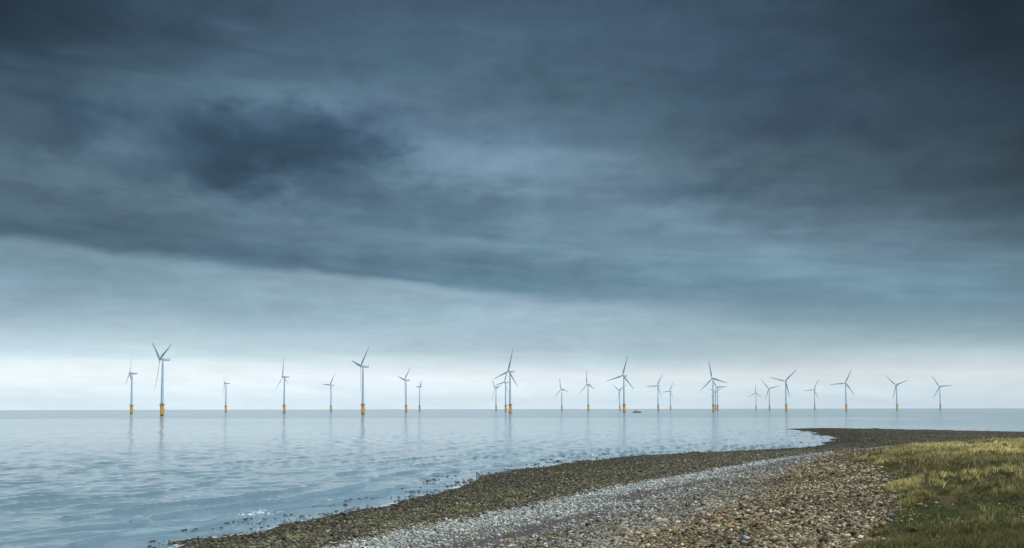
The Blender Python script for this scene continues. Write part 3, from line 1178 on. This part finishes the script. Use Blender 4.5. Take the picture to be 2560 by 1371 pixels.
PAL = {'pale': (0.46, 0.41, 0.31), 'greytan': (0.36, 0.30, 0.24), 'orange': (0.44, 0.27, 0.14), 'tan': (0.36, 0.25, 0.13),
       'dark': (0.030, 0.029, 0.028), 'bluegrey': (0.22, 0.225, 0.225), 'brown': (0.13, 0.085, 0.055), 'white': (0.55, 0.56, 0.53),
       'wet': (0.022, 0.018, 0.018), 'weed': (0.075, 0.070, 0.030)}


def single_stone(i, x, y, w, asp, key, yaw, shape, label):
    r = np.random.default_rng(900 + i)
    bm = bmesh.new()
    bmesh.ops.create_icosphere(bm, subdivisions=3, radius=0.5)
    planes = [(r.normal(0, 1, 3), r.uniform(0.27, 0.42)) for _ in range(7)]
    jit = r.normal(0, 0.016, len(bm.verts))
    for v, j in zip(bm.verts, jit):
        c = np.array(v.co[:]) * (1 + j)
        for d, lim in planes:
            d = d / np.linalg.norm(d)
            h = c @ d
            if h > lim: c = c - d * (h - lim) * 0.9
        if shape == 'slab':
            c[2] = max(min(c[2], 0.26), -0.26) * 1.6
        if shape == 'wedge':
            t = c[0] + 0.5
            c[1] *= 1.15 - 0.95 * t
            c[2] = max(min(c[2], 0.26), -0.26) * 1.6 * (1.0 - 0.55 * t) + 0.45 * t
        v.co = c
    hz = {'lump': max(asp * 0.95, 0.35), 'slab': asp * 0.75, 'wedge': asp * 0.9}[shape]
    wy = {'lump': 0.75, 'slab': 0.62, 'wedge': 0.5}[shape]
    bmesh.ops.scale(bm, vec=(w, w * wy, w * hz), verts=bm.verts[:])
    names = {'wet': 'boulder', 'weed': 'boulder', 'dark': 'cobble', 'bluegrey': 'cobble', 'white': 'pebble'}
    nm = names.get(key, 'stone')
    mt = M_WET if key in ('wet', 'weed') else M_STONE
    o = obj_bm(nm, bm, mt, smooth=True)
    a = o.data.color_attributes.new('Col', 'FLOAT_COLOR', 'POINT')
    base = PAL[key]
    for k in range(len(o.data.vertices)):
        a.data[k].color = base + (1.0,)
    z, _s = ground(np.array([x]), np.array([y]))
    z = float(z[0])
    if key in ('wet', 'weed'):
        z = max(z, -0.06)
    o.location = (x, y, z + w * hz * (0.04 if key in ('wet', 'weed') else 0.20 if shape != 'lump' else 0.28) + (0.07 if key not in ('wet', 'weed', 'white') else 0.0))
    o.rotation_euler = (0, 0, yaw)
    if shape == 'wedge': o.rotation_euler = (0, -0.12, yaw)
    tag(o, label, 'boulder' if key in ('wet', 'weed') else 'stone',
        'boulders awash in the shallows' if key in ('wet', 'weed') else 'stones that stand out on the beach')


for i, st in enumerate(STONES):
    single_stone(i, *st)


# ---- driftwood and litter
def stick(pts, rad, col, label):
    bm = bmesh.new()
    rings = []
    for k, (p, r) in enumerate(zip(pts, rad)):
        ring = [bm.verts.new((p[0], p[1] + math.cos(a) * r, p[2] + math.sin(a) * r)) for a in [j * math.pi / 4 for j in range(8)]]
        rings.append(ring)
    for a, b in zip(rings[:-1], rings[1:]):
        for j in range(8):
            bm.faces.new((a[j], a[(j + 1) % 8], b[(j + 1) % 8], b[j]))
    bm.faces.new(rings[0])
    bm.faces.new(rings[-1])
    o = obj_bm('driftwood', bm, plain('driftwood_' + label[:4], col, 0.85, var=0.3, scale=6.0), smooth=True)
    tag(o, label, 'driftwood', 'driftwood sticks on the cobbles')
    return o


def on_ground(o, x, y, dz=0.0, yaw=0.0):
    z, _s = ground(np.array([float(x)]), np.array([float(y)]))
    o.location = (x, y, float(z[0]) + dz)
    o.rotation_euler = (0, 0, yaw)


s1 = stick([(-.36, 0, 0), (-.2, .01, .04), (0, 0, .05), (.2, -.01, .03), (.38, .0, .02)], [.035, .055, .06, .05, .02], (0.24, 0.18, 0.12),
           'short grey-brown driftwood stick, the upper of two below the pointed slab')
on_ground(s1, 15.76, 65.8, 0.12, 0.0)
s2 = stick([(-.62, 0, .10), (-.3, 0, .08), (0, .02, .03), (.3, .04, .04), (.6, .0, .0)], [.025, .035, .04, .065, .05], (0.30, 0.20, 0.11),
           'long tan driftwood stick with a thick reddish end, the lower of two')
on_ground(s2, 15.59, 64.2, 0.14, -0.12)


def bucket(x, y, yaw):
    root = bpy.data.objects.new('bucket', None)
    link(root)
    tag(root, 'bright blue crumpled plastic bucket lying on brown cobbles at the bottom edge', 'bucket')
    on_ground(root, x, y, 0.16, yaw)
    mat = plain('blue_plastic', (0.008, 0.15, 0.42), 0.35, var=0.25, scale=4)
    bm = bmesh.new()
    prof = [(0.0, 0.0), (0.085, 0.0), (0.10, 0.06), (0.118, 0.14), (0.13, 0.20), (0.122, 0.20), (0.10, 0.13), (0.085, 0.05), (0.0, 0.02)]
    rings = []
    for r_, h_ in prof:
        rings.append([bm.verts.new((math.cos(a) * r_ * (1 + 0.10 * math.sin(3 * a + h_ * 9)), math.sin(a) * r_ * (1 + 0.08 * math.cos(2 * a)), h_))
                      for a in [k * math.pi / 9 for k in range(18)]])
    for a, b in zip(rings[:-1], rings[1:]):
        for j in range(18):
            bm.faces.new((a[j], a[(j + 1) % 18], b[(j + 1) % 18], b[j]))
    bmesh.ops.remove_doubles(bm, verts=bm.verts[:], dist=0.0005)
    bmesh.ops.rotate(bm, verts=bm.verts[:], matrix=Matrix.Rotation(math.radians(62), 3, 'Y'))
    obj_bm('body', bm, mat, root, True)
    bm = bmesh.new()
    ring = []
    for k in range(40):
        a = 2 * math.pi * k / 40
        c = Vector((math.cos(a) * 0.132, math.sin(a) * 0.128, 0.20))
        n = Vector((math.cos(a), math.sin(a), 0))
        ring.append([bm.verts.new(c + n * 0.008 * math.cos(t) + Vector((0, 0, 0.008 * math.sin(t)))) for t in [q * math.pi / 3 for q in range(6)]])
    for k in range(40):
        a, b = ring[k], ring[(k + 1) % 40]
        for j in range(6):
            bm.faces.new((a[j], a[(j + 1) % 6], b[(j + 1) % 6], b[j]))
    bmesh.ops.rotate(bm, verts=bm.verts[:], matrix=Matrix.Rotation(math.radians(62), 3, 'Y'))
    obj_bm('rim', bm, mat, root, True)


bucket(12.64, 54.46, 2.4)


def rag(x, y):
    bm = bmesh.new()
    bmesh.ops.create_icosphere(bm, subdivisions=3, radius=0.5)
    for v in bm.verts:
        c = v.co
        k = 1 + 0.22 * math.sin(7 * c.x + 3) * math.cos(9 * c.y) + 0.15 * math.sin(13 * c.z + 5 * c.x)
        v.co = Vector((c.x * 0.24 * k, c.y * 0.20 * k, c.z * 0.17 * k))
    o = obj_bm('rag', bm, plain('blue_cloth', (0.010, 0.13, 0.26), 0.8, var=0.35, scale=12), smooth=True)
    tag(o, 'small crumpled blue rag at the edge between brown cobbles and green turf', 'rag')
    on_ground(o, x, y, 0.12)


rag(22.85, 60.47)


# ------------------------------------------------------------------ grass
def blades(name, x, y, h, w, col, lean, mat, label, aim=None):
    n = len(x)
    z, _s = ground(x, y)
    a = rng.uniform(0, 6.28, n)
    ux, uy = np.cos(a) * w * 0.5, np.sin(a) * w * 0.5
    la = rng.normal(0.5, 1.1, n) + (fbm(x, y, 1.1, 2, 181) - 0.5) * 7
    if aim is not None: la = aim
    lx, ly = np.cos(la) * lean * h, np.sin(la) * lean * h
    V = np.empty((n, 5, 3))
    V[:, 0] = np.stack([x - ux, y - uy, z - 0.04], 1)
    V[:, 1] = np.stack([x + ux, y + uy, z - 0.04], 1)
    V[:, 2] = np.stack([x + lx * 0.3 + ux * 0.8, y + ly * 0.3 + uy * 0.8, z + h * 0.6], 1)
    V[:, 3] = np.stack([x + lx * 0.3 - ux * 0.8, y + ly * 0.3 - uy * 0.8, z + h * 0.6], 1)
    V[:, 4] = np.stack([x + lx, y + ly, z + h], 1)
    i = np.arange(n)[:, None, None] * 5
    F = (np.array([[0, 1, 2], [0, 2, 3], [3, 2, 4]])[None] + i).reshape(-1, 3)
    o = mesh_np(name, V.reshape(-1, 3), F, mat, col=np.repeat(col, 5, axis=0))
    tag(o, label, 'grass', kind='stuff')


def grass_mat():
    t = MT('grass_blade')
    a = t.attr('Col')
    put(t.b.inputs['Base Color'], a.outputs['Color'])
    t.b.inputs['Roughness'].default_value = 0.7
    t.b.inputs['Specular IOR Level'].default_value = 0.2
    tr = nd('ShaderNodeBsdfTranslucent')
    put(tr.inputs[0], a.outputs['Color'])
    mx = nd('ShaderNodeMixShader')
    mx.inputs[0].default_value = 0.3
    out = [n for n in nt.nodes if n.type == 'OUTPUT_MATERIAL'][0]
    nt.links.new(t.b.outputs[0], mx.inputs[1])
    nt.links.new(tr.outputs[0], mx.inputs[2])
    nt.links.new(mx.outputs[0], out.inputs[0])
    return t.m


def build_grass():
    x, y = scatter(950000, 27, 230, 1.25, 4, 50)
    zs = SURF(x, y)
    k = zs[:, 1] > 2.75
    x, y = x[k], y[k]
    z, s = ground(x, y)
    T = tuss(x, y)
    G = green_amt(x, y) * sstep(fbm(x, y, 2.0, 2, 151), 0.30, 0.5)
    td, _ = near_line(x, y, TRAIL)
    n = len(x)
    u = rng.random(n)
    inside = sstep(s + (fbm(x, y, 1.2, 2, 153) - 0.5) * 0.2, 3.04, 3.12)
    off_trail = sstep(td + (fbm(x, y, 1.5, 2, 91) - 0.5) * 0.9, 0.05, 0.8)
    tall = (u < inside * off_trail * (0.10 + 0.90 * T) * (1 - 0.93 * G))
    d = np.hypot(x, y)
    m = grass_mat()
    straw = np.array([(0.39, 0.33, 0.145), (0.29, 0.25, 0.090), (0.22, 0.215, 0.06), (0.52, 0.46, 0.26), (0.13, 0.145, 0.045)])
    xt, yt, Tt, dt = x[tall], y[tall], T[tall], d[tall]
    big = fbm(xt, yt, 9.0, 3, 161)
    gs = 0.62 + 0.0032 * np.clip(dt - 40, 0, 120)           # blades gather into tufts
    gx, gy = np.floor(xt / 0.62), np.floor(yt / 0.62)
    cxx, cyy = (gx + 0.15 + 0.7 * _hash(gx, gy, 201)) * 0.62, (gy + 0.15 + 0.7 * _hash(gx, gy, 202)) * 0.62
    tuft = _hash(gx, gy, 203)
    ox, oy = xt - cxx, yt - cyy
    xt, yt = cxx + ox * 0.50, cyy + oy * 0.50
    aim = np.arctan2(oy, ox) + rng.normal(0, 0.5, len(xt))
    aim = np.where(rng.random(len(xt)) < 0.35, rng.normal(0.5, 0.5, len(xt)), aim)
    w0 = np.stack([0.9 + big, 1.2 * np.ones_like(big), 1.5 - big, 0.25 + 0.9 * sstep(dt, 60, 120), 0.8 - 0.5 * sstep(dt, 60, 120) + 0.6 * (1 - Tt)], 1)
    w0 = np.cumsum(w0 / w0.sum(1, keepdims=True), 1)
    w0 = w0
    pick = (rng.random(len(xt))[:, None] > w0).sum(1).clip(0, 4)
    c = straw[pick] * np.exp(rng.normal(0, 0.16, (len(xt), 1)))
    c = c * (0.62 + 0.75 * sstep(big, 0.3, 0.7))[:, None] * (0.78 + 0.62 * Tt)[:, None] * (0.62 + 0.38 * sstep(dt, 45, 90))[:, None]  # painted shading: tussock tops lighter, gaps darker, near blades dimmed like a vignette
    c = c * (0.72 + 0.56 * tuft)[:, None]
    h = (0.5 + 0.9 * tuft) * (0.10 + 0.26 * Tt) * np.exp(rng.normal(0, 0.22, len(xt)))
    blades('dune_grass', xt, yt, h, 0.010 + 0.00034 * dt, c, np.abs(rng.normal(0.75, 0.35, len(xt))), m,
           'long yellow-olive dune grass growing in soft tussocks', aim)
    low = (~tall) & (u < inside * (0.25 + 0.75 * off_trail)) & (rng.random(n) < 0.8)
    xl, yl, dl = x[low], y[low], d[low]
    gr = np.array([(0.085, 0.115, 0.034), (0.120, 0.130, 0.040), (0.060, 0.085, 0.028), (0.18, 0.155, 0.055)])
    c = gr[rng.integers(0, 4, len(xl))] * np.exp(rng.normal(0, 0.18, (len(xl), 1)))
    blades('turf_grass', xl, yl, 0.09 * np.exp(rng.normal(0, 0.3, len(xl))), 0.014 + 0.0004 * dl, c, np.abs(rng.normal(0.4, 0.2, len(xl))), m,
           'short green turf between the grass tussocks')
    # pale pebbles strewn in the turf
    x, y = scatter(9000, 37, 75, 1.2, 17, 31)
    z, s = ground(x, y)
    G = green_amt(x, y)
    k = (s > 3.0) & (rng.random(len(x)) < G * 0.30 * sstep(fbm(x, y, 3, 2, 171), 0.4, 0.6))
    c = tone(int(k.sum()), [(0.42, 0.42, 0.36), (0.28, 0.26, 0.22), (0.16, 0.11, 0.08)], [3, 3, 1])
    lay_stones('turf_pebbles', x[k], y[k], rng.uniform(0.07, 0.17, int(k.sum())), c, M_STONE, 'pale pebbles strewn through the short green turf', False, sink=0.05)
    print('grass', len(xt), len(xl), int(k.sum()))


build_grass()

# ------------------------------------------------------------------ wind turbines
M_TOWER = plain('tower_paint', (0.38, 0.50, 0.59), 0.5, var=0.06, scale=0.08)
M_BLADE = plain('blade_paint', (0.30, 0.37, 0.41), 0.45, var=0.05, scale=0.1)
M_YELLOW = plain('yellow_paint', (0.66, 0.35, 0.035), 0.55, var=0.45, scale=0.35)
M_GROWTH = plain('marine_growth', (0.030, 0.022, 0.012), 0.8, var=0.4, scale=1.0)
M_STEEL = plain('platform_steel', (0.16, 0.12, 0.08), 0.6, var=0.2, scale=0.8)
M_RAIL = plain('rail_steel', (0.10, 0.09, 0.08), 0.6, var=0.2)


def lathe(bm, prof, n=28, cap=True):
    rings = [[bm.verts.new((math.cos(2 * math.pi * k / n) * r, math.sin(2 * math.pi * k / n) * r, z)) for k in range(n)] for r, z in prof]
    for a, b in zip(rings[:-1], rings[1:]):
        for k in range(n):
            bm.faces.new((a[k], a[(k + 1) % n], b[(k + 1) % n], b[k]))
    if cap:
        bm.faces.new(rings[0][::-1])
        bm.faces.new(rings[-1])
    return rings


def bar(bm, a, b, r, n=6):
    a, b = Vector(a), Vector(b)
    q = (b - a).to_track_quat('Z', 'Y')
    L = (b - a).length
    ra = [bm.verts.new(a + q @ Vector((math.cos(2 * math.pi * k / n) * r, math.sin(2 * math.pi * k / n) * r, 0))) for k in range(n)]
    rb = [bm.verts.new(a + q @ Vector((math.cos(2 * math.pi * k / n) * r, math.sin(2 * math.pi * k / n) * r, L))) for k in range(n)]
    for k in range(n):
        bm.faces.new((ra[k], ra[(k + 1) % n], rb[(k + 1) % n], rb[k]))
    bm.faces.new(ra[::-1])
    bm.faces.new(rb)


def box(bm, c, s, bev=0.0):
    r = bmesh.ops.create_cube(bm, size=1.0)
    vs = r['verts']
    bmesh.ops.scale(bm, vec=s, verts=vs)
    bmesh.ops.translate(bm, vec=c, verts=vs)
    if bev:
        es = list({e for v in vs for e in v.link_edges})
        bmesh.ops.bevel(bm, geom=es, offset=bev, segments=2, affect='EDGES')


DECK = 16.5
HUB_H = 83.0


def make_turbine():
    root = link(bpy.data.objects.new('wind_turbine', None))
    bm = bmesh.new()
    lathe(bm, [(2.35, 1.75), (2.45, 2.2), (2.7, 2.2), (2.7, 14.8), (2.45, 15.4), (2.45, DECK - 0.25)])
    f = obj_bm('foundation', bm, M_YELLOW, root, False)
    bm = bmesh.new()
    lathe(bm, [(2.3, -4), (2.3, 1.0), (2.42, 1.74)])
    obj_bm('growth_band', bm, M_GROWTH, f)
    bm = bmesh.new()
    for sx in (-0.9, 0.9):
        bar(bm, (3.9, sx, -2), (3.9, sx, 11.0), 0.22)
        bar(bm, (3.9, sx, 10.5), (2.72, sx, 9.6), 0.16)
        bar(bm, (3.9, sx, 3.2), (2.72, sx, 3.2), 0.16)
    for k in range(26):
        bar(bm, (3.75, -0.35, 1 + k * 0.55), (3.75, 0.35, 1 + k * 0.55), 0.05, 4)
    for sx in (-0.35, 0.35):
        bar(bm, (3.75, sx, 0.5), (3.75, sx, 15.8), 0.07, 4)
    obj_bm('boat_landing', bm, M_YELLOW, f)
    bm = bmesh.new()
    lathe(bm, [(2.5, DECK - 0.24), (4.3, DECK - 0.2), (4.3, DECK + 0.12), (2.2, DECK + 0.12)], 24)
    for k in range(8):
        a = k * math.pi / 4
        bar(bm, (2.5 * math.cos(a), 2.5 * math.sin(a), DECK - 2.0), (4.1 * math.cos(a), 4.1 * math.sin(a), DECK - 0.25), 0.16)
    p = obj_bm('platform', bm, M_STEEL, root)
    bm = bmesh.new()
    for k in range(24):
        a, b = 2 * math.pi * k / 24, 2 * math.pi * (k + 1) / 24
        pa = (4.2 * math.cos(a), 4.2 * math.sin(a))
        pb = (4.2 * math.cos(b), 4.2 * math.sin(b))
        bar(bm, pa + (DECK + 0.12,), pa + (DECK + 1.25,), 0.05, 4)
        for hh in (0.7, 1.22):
            bar(bm, pa + (DECK + hh,), pb + (DECK + hh,), 0.04, 4)
    obj_bm('railing', bm, M_RAIL, p)
    bm = bmesh.new()
    box(bm, (3.3, -1.6, DECK + 0.95), (0.9, 0.8, 1.6), 0.06)
    obj_bm('cabinet', bm, M_STEEL, p)
    bm = bmesh.new()
    bar(bm, (3.3, 2.0, DECK + 0.12), (3.3, 2.0, DECK + 2.9), 0.11)
    bar(bm, (3.3, 2.0, DECK + 2.8), (5.2, 2.4, DECK + 3.4), 0.09)
    obj_bm('davit', bm, M_STEEL, p)
    bm = bmesh.new()
    prof = [(2.15, DECK + 0.13), (2.15, DECK + 1.0)]
    for k in range(1, 13):
        t = k / 12
        prof.append((2.15 - 0.92 * t ** 1.15, DECK + 1.0 + (HUB_H - 1.9 - DECK - 1.0) * t))
    lathe(bm, prof, 32)
    tw = obj_bm('tower', bm, M_TOWER, root, True)
    bm = bmesh.new()
    box(bm, (0, -2.14, DECK + 1.5), (0.95, 0.14, 2.1), 0.03)
    obj_bm('door', bm, M_RAIL, tw)
    # nacelle: local frame with the rotor axis along -Y, origin on the tower axis at hub height
    bm = bmesh.new()
    secs = [(-2.2, 1.45, 1.50, 0.05), (-1.2, 1.65, 1.70, 0.0), (2.0, 1.75, 1.85, 0.0), (6.0, 1.70, 1.75, 0.0), (9.4, 1.45, 1.50, 0.10), (10.3, 1.05, 1.15, 0.12)]
    rings = []
    for yy, hw, hh, dz_ in secs:
        ring = []
        for k in range(20):
            a = 2 * math.pi * k / 20
            cx, cz = math.cos(a), math.sin(a)
            ring.append(bm.verts.new((hw * math.copysign(abs(cx) ** 0.55, cx), yy, dz_ + hh * math.copysign(abs(cz) ** 0.6, cz))))
        rings.append(ring)
    for a, b in zip(rings[:-1], rings[1:]):
        for k in range(20):
            bm.faces.new((a[k], a[(k + 1) % 20], b[(k + 1) % 20], b[k]))
    bm.faces.new(rings[0])
    bm.faces.new(rings[-1])
    lathe_v = len(bm.verts)
    nac = obj_bm('nacelle', bm, M_TOWER, root, True)
    bm = bmesh.new()
    box(bm, (0, 9.4, 2.2), (1.9, 0.45, 2.4), 0.1)
    bar(bm, (0.6, 9.4, 3.3), (0.6, 9.4, 4.6), 0.10)
    bar(bm, (-0.6, 9.4, 3.3), (-0.6, 9.4, 4.6), 0.10)
    obj_bm('wind_mast', bm, M_TOWER, nac)
    # hub: origin at the rotor centre, axis along -Y
    bm = bmesh.new()
    lathe(bm, [(1.25, -1.7), (1.5, -1.2), (1.6, 0.0), (1.5, 1.0), (1.15, 2.1), (0.6, 2.9), (0.15, 3.2)], 24)
    bmesh.ops.rotate(bm, verts=bm.verts[:], matrix=Matrix.Rotation(math.radians(90), 3, 'X'))
    hub = obj_bm('hub', bm, M_TOWER, root, True)
    # blade: root at the origin, pointing +Z
    bm = bmesh.new()
    st = [(1.0, 1.9, 1.9, 0), (2.6, 1.95, 1.9, 12), (5.0, 2.7, 1.3, 13), (8.5, 3.9, 0.95, 12), (14, 3.5, 0.75, 9), (22, 2.8, 0.58, 6),
          (31, 2.1, 0.42, 3), (39, 1.6, 0.32, 1), (44, 1.2, 0.24, 0), (46.0, 0.6, 0.12, 0), (46.5, 0.08, 0.03, 0)]
    rings = []
    for r_, ch, th, tw_ in st:
        ring = []
        a_t = math.radians(tw_ + 4)
        for k in range(16):
            a = 2 * math.pi * k / 16
            u = math.cos(a)
            xx = u * ch * 0.5 - (ch - 1.9) * 0.22 * (1 if ch > 1.9 else 0)
            tt = math.sin(a) * th * 0.5 * (1.0 if r_ < 4 else (0.65 + 0.35 * -u))
            ring.append(bm.verts.new((xx * math.cos(a_t) - tt * math.sin(a_t), xx * math.sin(a_t) + tt * math.cos(a_t) - 0.00045 * r_ * r_, r_)))
        rings.append(ring)
    for a, b in zip(rings[:-1], rings[1:]):
        for k in range(16):
            bm.faces.new((a[k], a[(k + 1) % 16], b[(k + 1) % 16], b[k]))
    bm.faces.new(rings[0][::-1])
    bm.faces.new(rings[-1])
    bl = obj_bm('blade', bm, M_BLADE, root, True)
    bls = [bl]
    for _ in range(2):
        b2 = bl.copy()
        bls.append(link(b2, root))
    return root


def copy_tree(o, parent=None):
    c = o.copy()
    COL.objects.link(c)
    c.parent = parent
    for ch in [q for q in o.children]:
        copy_tree(ch, c)
    return c


TILT = math.radians(6)


def pose(root, x, y, yaw, phase, label):
    root.location = (x, y, -(x * x + y * y) / (2 * R_EARTH))
    yw = math.radians(yaw)
    Rz = Matrix.Rotation(yw, 4, 'Z')
    n = Vector((math.sin(yw) * math.cos(TILT), -math.cos(yw) * math.cos(TILT), math.sin(TILT)))
    rotor = Matrix.Translation(Vector((0, 0, HUB_H)) + n * 4.2) @ Rz @ Matrix.Rotation(-TILT, 4, 'X')
    k = 0
    for ch in root.children:
        nm = ch.name.split('.')[0]
        if nm == 'nacelle':
            ch.matrix_local = Matrix.Translation((0, 0, HUB_H)) @ Rz @ Matrix.Rotation(-TILT, 4, 'X')
        elif nm == 'hub':
            ch.matrix_local = rotor
        elif nm == 'blade':
            ch.matrix_local = rotor @ Matrix.Rotation(math.radians(phase + 120 * k), 4, 'Y')
            k += 1
        elif nm == 'foundation':
            ch.rotation_euler = (0, 0, math.radians(-25))
        elif nm == 'platform':
            ch.rotation_euler = (0, 0, math.radians(-25))
    tag(root, label, 'wind turbine', 'wind turbines of the offshore farm')


TURBINES = [
    (-781.4, 2046.9, -78, 4, 'mid-sized turbine at the far left of the farm, just left of the tallest one'),
    (-512.4, 1459.4, -50, 64, 'tallest and nearest turbine, two blades raised in a V, nacelle seen side-on'),
    (-827.9, 2883.5, -80, 76, 'small lone turbine with nearly edge-on rotor, next right of the tallest one'),
    (-524.5, 2294.6, -58, 110, 'mid-sized turbine with one blade straight up, fourth from the left'),
    (-569.0, 3132.5, -48, 34, 'small turbine with one blade level to the left, left of the second tallest'),
    (-257.9, 1722.4, -60, 44, 'second tallest turbine, lower blade hanging close beside its tower'),
    (-275.4, 2587.6, -60, 43, 'mid-sized turbine right of the second tallest, lower blade along its tower'),
    (-314.6, 3389.0, 104, 60, 'small turbine facing right, unlike all the others, its rotor edge-on'),
    (-58.7, 3639.4, -60, 80, 'small leftmost turbine of the three clustered in the middle'),
    (-18.2, 2832.1, -58, 20, 'middle turbine of the central cluster, rotor overlapping the tall one in front'),
    (-3.9, 1983.9, -52, 12, 'tall right-hand turbine of the central cluster, one blade pointing up'),
    (194.4, 3900.1, -48, 104, 'small turbine first to the right of the central cluster'),
    (239.4, 3137.1, -56, 110, 'mid-sized turbine with steep upright blade, second right of the central cluster'),
    (451.0, 4175.6, -46, 62, 'small turbine with blades in a Y, half hidden behind the tall tower beside the boat'),
    (253.7, 2259.4, -42, 14, 'tall turbine just left of the boat, its long blades overlapping a small turbine'),
    (491.5, 3356.0, -48, 28, 'mid-sized turbine right of the boat with one blade level to the left'),
    (708.9, 4463.7, -52, 24, 'small distant turbine second to the right of the boat'),
    (506.3, 2509.0, -42, 106, 'tall front turbine of the overlapping group of three right of the boat'),
    (981.2, 4805.8, -36, 60, 'smallest rear turbine of the overlapping three, middle tower of the group'),
    (745.9, 3620.2, -50, 88, 'right-hand turbine of the overlapping three, one blade level to the right'),
    (1230.2, 5027.6, -46, 2, 'farthest and smallest turbine, rotor like an upright Y upside down'),
    (1006.5, 3900.0, -38, 78, 'turbine next left of the large one with a long blade crossing towards it'),
    (762.6, 2775.0, -30, 44, 'large turbine with a raised right blade, just right of two smaller ones'),
    (1264.4, 4167.1, -50, 26, 'small turbine standing between the two large turbines on the right'),
    (1008.0, 3009.2, -30, 24, 'large turbine with wide face-on rotor, third from the right'),
    (1272.6, 3297.0, -48, 70, 'second turbine from the right, upper blades spread in a wide V'),
    (1530.3, 3564.0, -40, 86, 'last turbine on the right, one blade level to the right')]
proto = make_turbine()
others = [copy_tree(proto) for _ in TURBINES[1:]]
bpy.context.view_layer.update()
for rt, T_ in zip([proto] + others, TURBINES):
    pose(rt, *T_)


# ------------------------------------------------------------------ crew boat
def make_boat(x, y, yaw):
    root = link(bpy.data.objects.new('crew_boat', None))
    tag(root, 'small dark blue crew boat with pale wheelhouse and red stripe near the turbines', 'boat')
    root.location = (x, y, -(x * x + y * y) / (2 * R_EARTH))
    root.rotation_euler = (0, 0, yaw)
    navy = plain('navy_hull', (0.020, 0.035, 0.075), 0.45)
    grey = plain('cabin_grey', (0.40, 0.40, 0.46), 0.5)
    red = plain('hull_red', (0.16, 0.02, 0.04), 0.5)
    glass = plain('cabin_glass', (0.02, 0.03, 0.04), 0.1)
    # bow towards -X
    st = [(-9.6, 0.15, 2.5), (-8.6, 1.5, 2.45), (-6.5, 2.5, 2.2), (-2, 3.0, 1.75), (4, 3.0, 1.55), (9.2, 2.8, 1.6)]
    bm = bmesh.new()
    rings = [[bm.verts.new(p) for p in ((sx + (0.9 if i == 0 else 0), -w * .6, -0.8), (sx, -w, top), (sx, w, top), (sx + (0.9 if i == 0 else 0), w * .6, -0.8))]
             for i, (sx, w, top) in enumerate(st)]
    for a, b in zip(rings[:-1], rings[1:]):
        for k in range(4):
            bm.faces.new((a[k], a[(k + 1) % 4], b[(k + 1) % 4], b[k]))
    bm.faces.new(rings[0])
    bm.faces.new(rings[-1])
    hull = obj_bm('hull', bm, navy, root)
    bm = bmesh.new()
    for a, b in zip(st[1:-1], st[2:]):
        for sg in (-1, 1):
            bar(bm, (a[0], sg * (a[1] - 0.02), a[2] - 0.55), (b[0], sg * (b[1] - 0.02), b[2] - 0.55), 0.2)
    obj_bm('rubbing_strake', bm, red, hull)
    bm = bmesh.new()
    q = [(-5.2, 1.8), (-3.6, 4.6), (0.6, 4.9), (1.0, 1.5)]
    A_ = [bm.verts.new((px_, -2.1, pz_)) for px_, pz_ in q]
    B_ = [bm.verts.new((px_, 2.1, pz_)) for px_, pz_ in q]
    for k in range(4):
        bm.faces.new((A_[k], A_[(k + 1) % 4], B_[(k + 1) % 4], B_[k]))
    bm.faces.new(A_)
    bm.faces.new(B_[::-1])
    wh = obj_bm('wheelhouse', bm, grey, root)
    bm = bmesh.new()
    box(bm, (-1.5, 0, 3.9), (3.6, 4.26, 0.8))
    obj_bm('window', bm, glass, wh)
    bm = bmesh.new()
    box(bm, (3.7, 0, 2.6), (5.0, 3.8, 2.3), 0.15)
    obj_bm('deckhouse', bm, grey, root)
    bm = bmesh.new()
    bar(bm, (-0.4, 0, 4.8), (-0.4, 0, 9.0), 0.14)
    bar(bm, (-0.4, -1.2, 7.0), (-0.4, 1.2, 7.0), 0.10)
    box(bm, (-0.4, 0, 6.2), (1.1, 0.3, 0.3))
    obj_bm('mast', bm, grey, root)
    bm = bmesh.new()
    for k in range(6):
        bar(bm, (-9.0 + k * 0.75, 1.2 + 0.2 * k, 2.3), (-9.0 + k * 0.75, 1.2 + 0.2 * k, 3.3), 0.05, 4)
        bar(bm, (-9.0 + k * 0.75, -1.2 - 0.2 * k, 2.3), (-9.0 + k * 0.75, -1.2 - 0.2 * k, 3.3), 0.05, 4)
    for sg in (-1, 1):
        bar(bm, (-9.0, sg * 1.2, 3.3), (-5.25, sg * 2.2, 3.3), 0.05, 4)
    obj_bm('bow_rail', bm, grey, root)


make_boat(264.3, 2108.3, math.radians(-4))

# ------------------------------------------------------------------ haze
def make_haze():
    bm = bmesh.new()
    box(bm, (0, 0, (-18 + 133) / 2), (29600, 29600, 151))
    m = bpy.data.materials.new('haze')
    m.use_nodes = True
    t = m.node_tree
    t.nodes.clear()
    v = t.nodes.new('ShaderNodeVolumePrincipled')
    v.inputs['Color'].default_value = (0.86, 0.93, 1.0, 1)
    v.inputs['Density'].default_value = 2.8e-5
    v.inputs['Anisotropy'].default_value = 0.3
    o_ = t.nodes.new('ShaderNodeOutputMaterial')
    t.links.new(v.outputs[0], o_.inputs['Volume'])
    o = obj_bm('haze', bm, m)
    tag(o, kind='stuff')


make_haze()
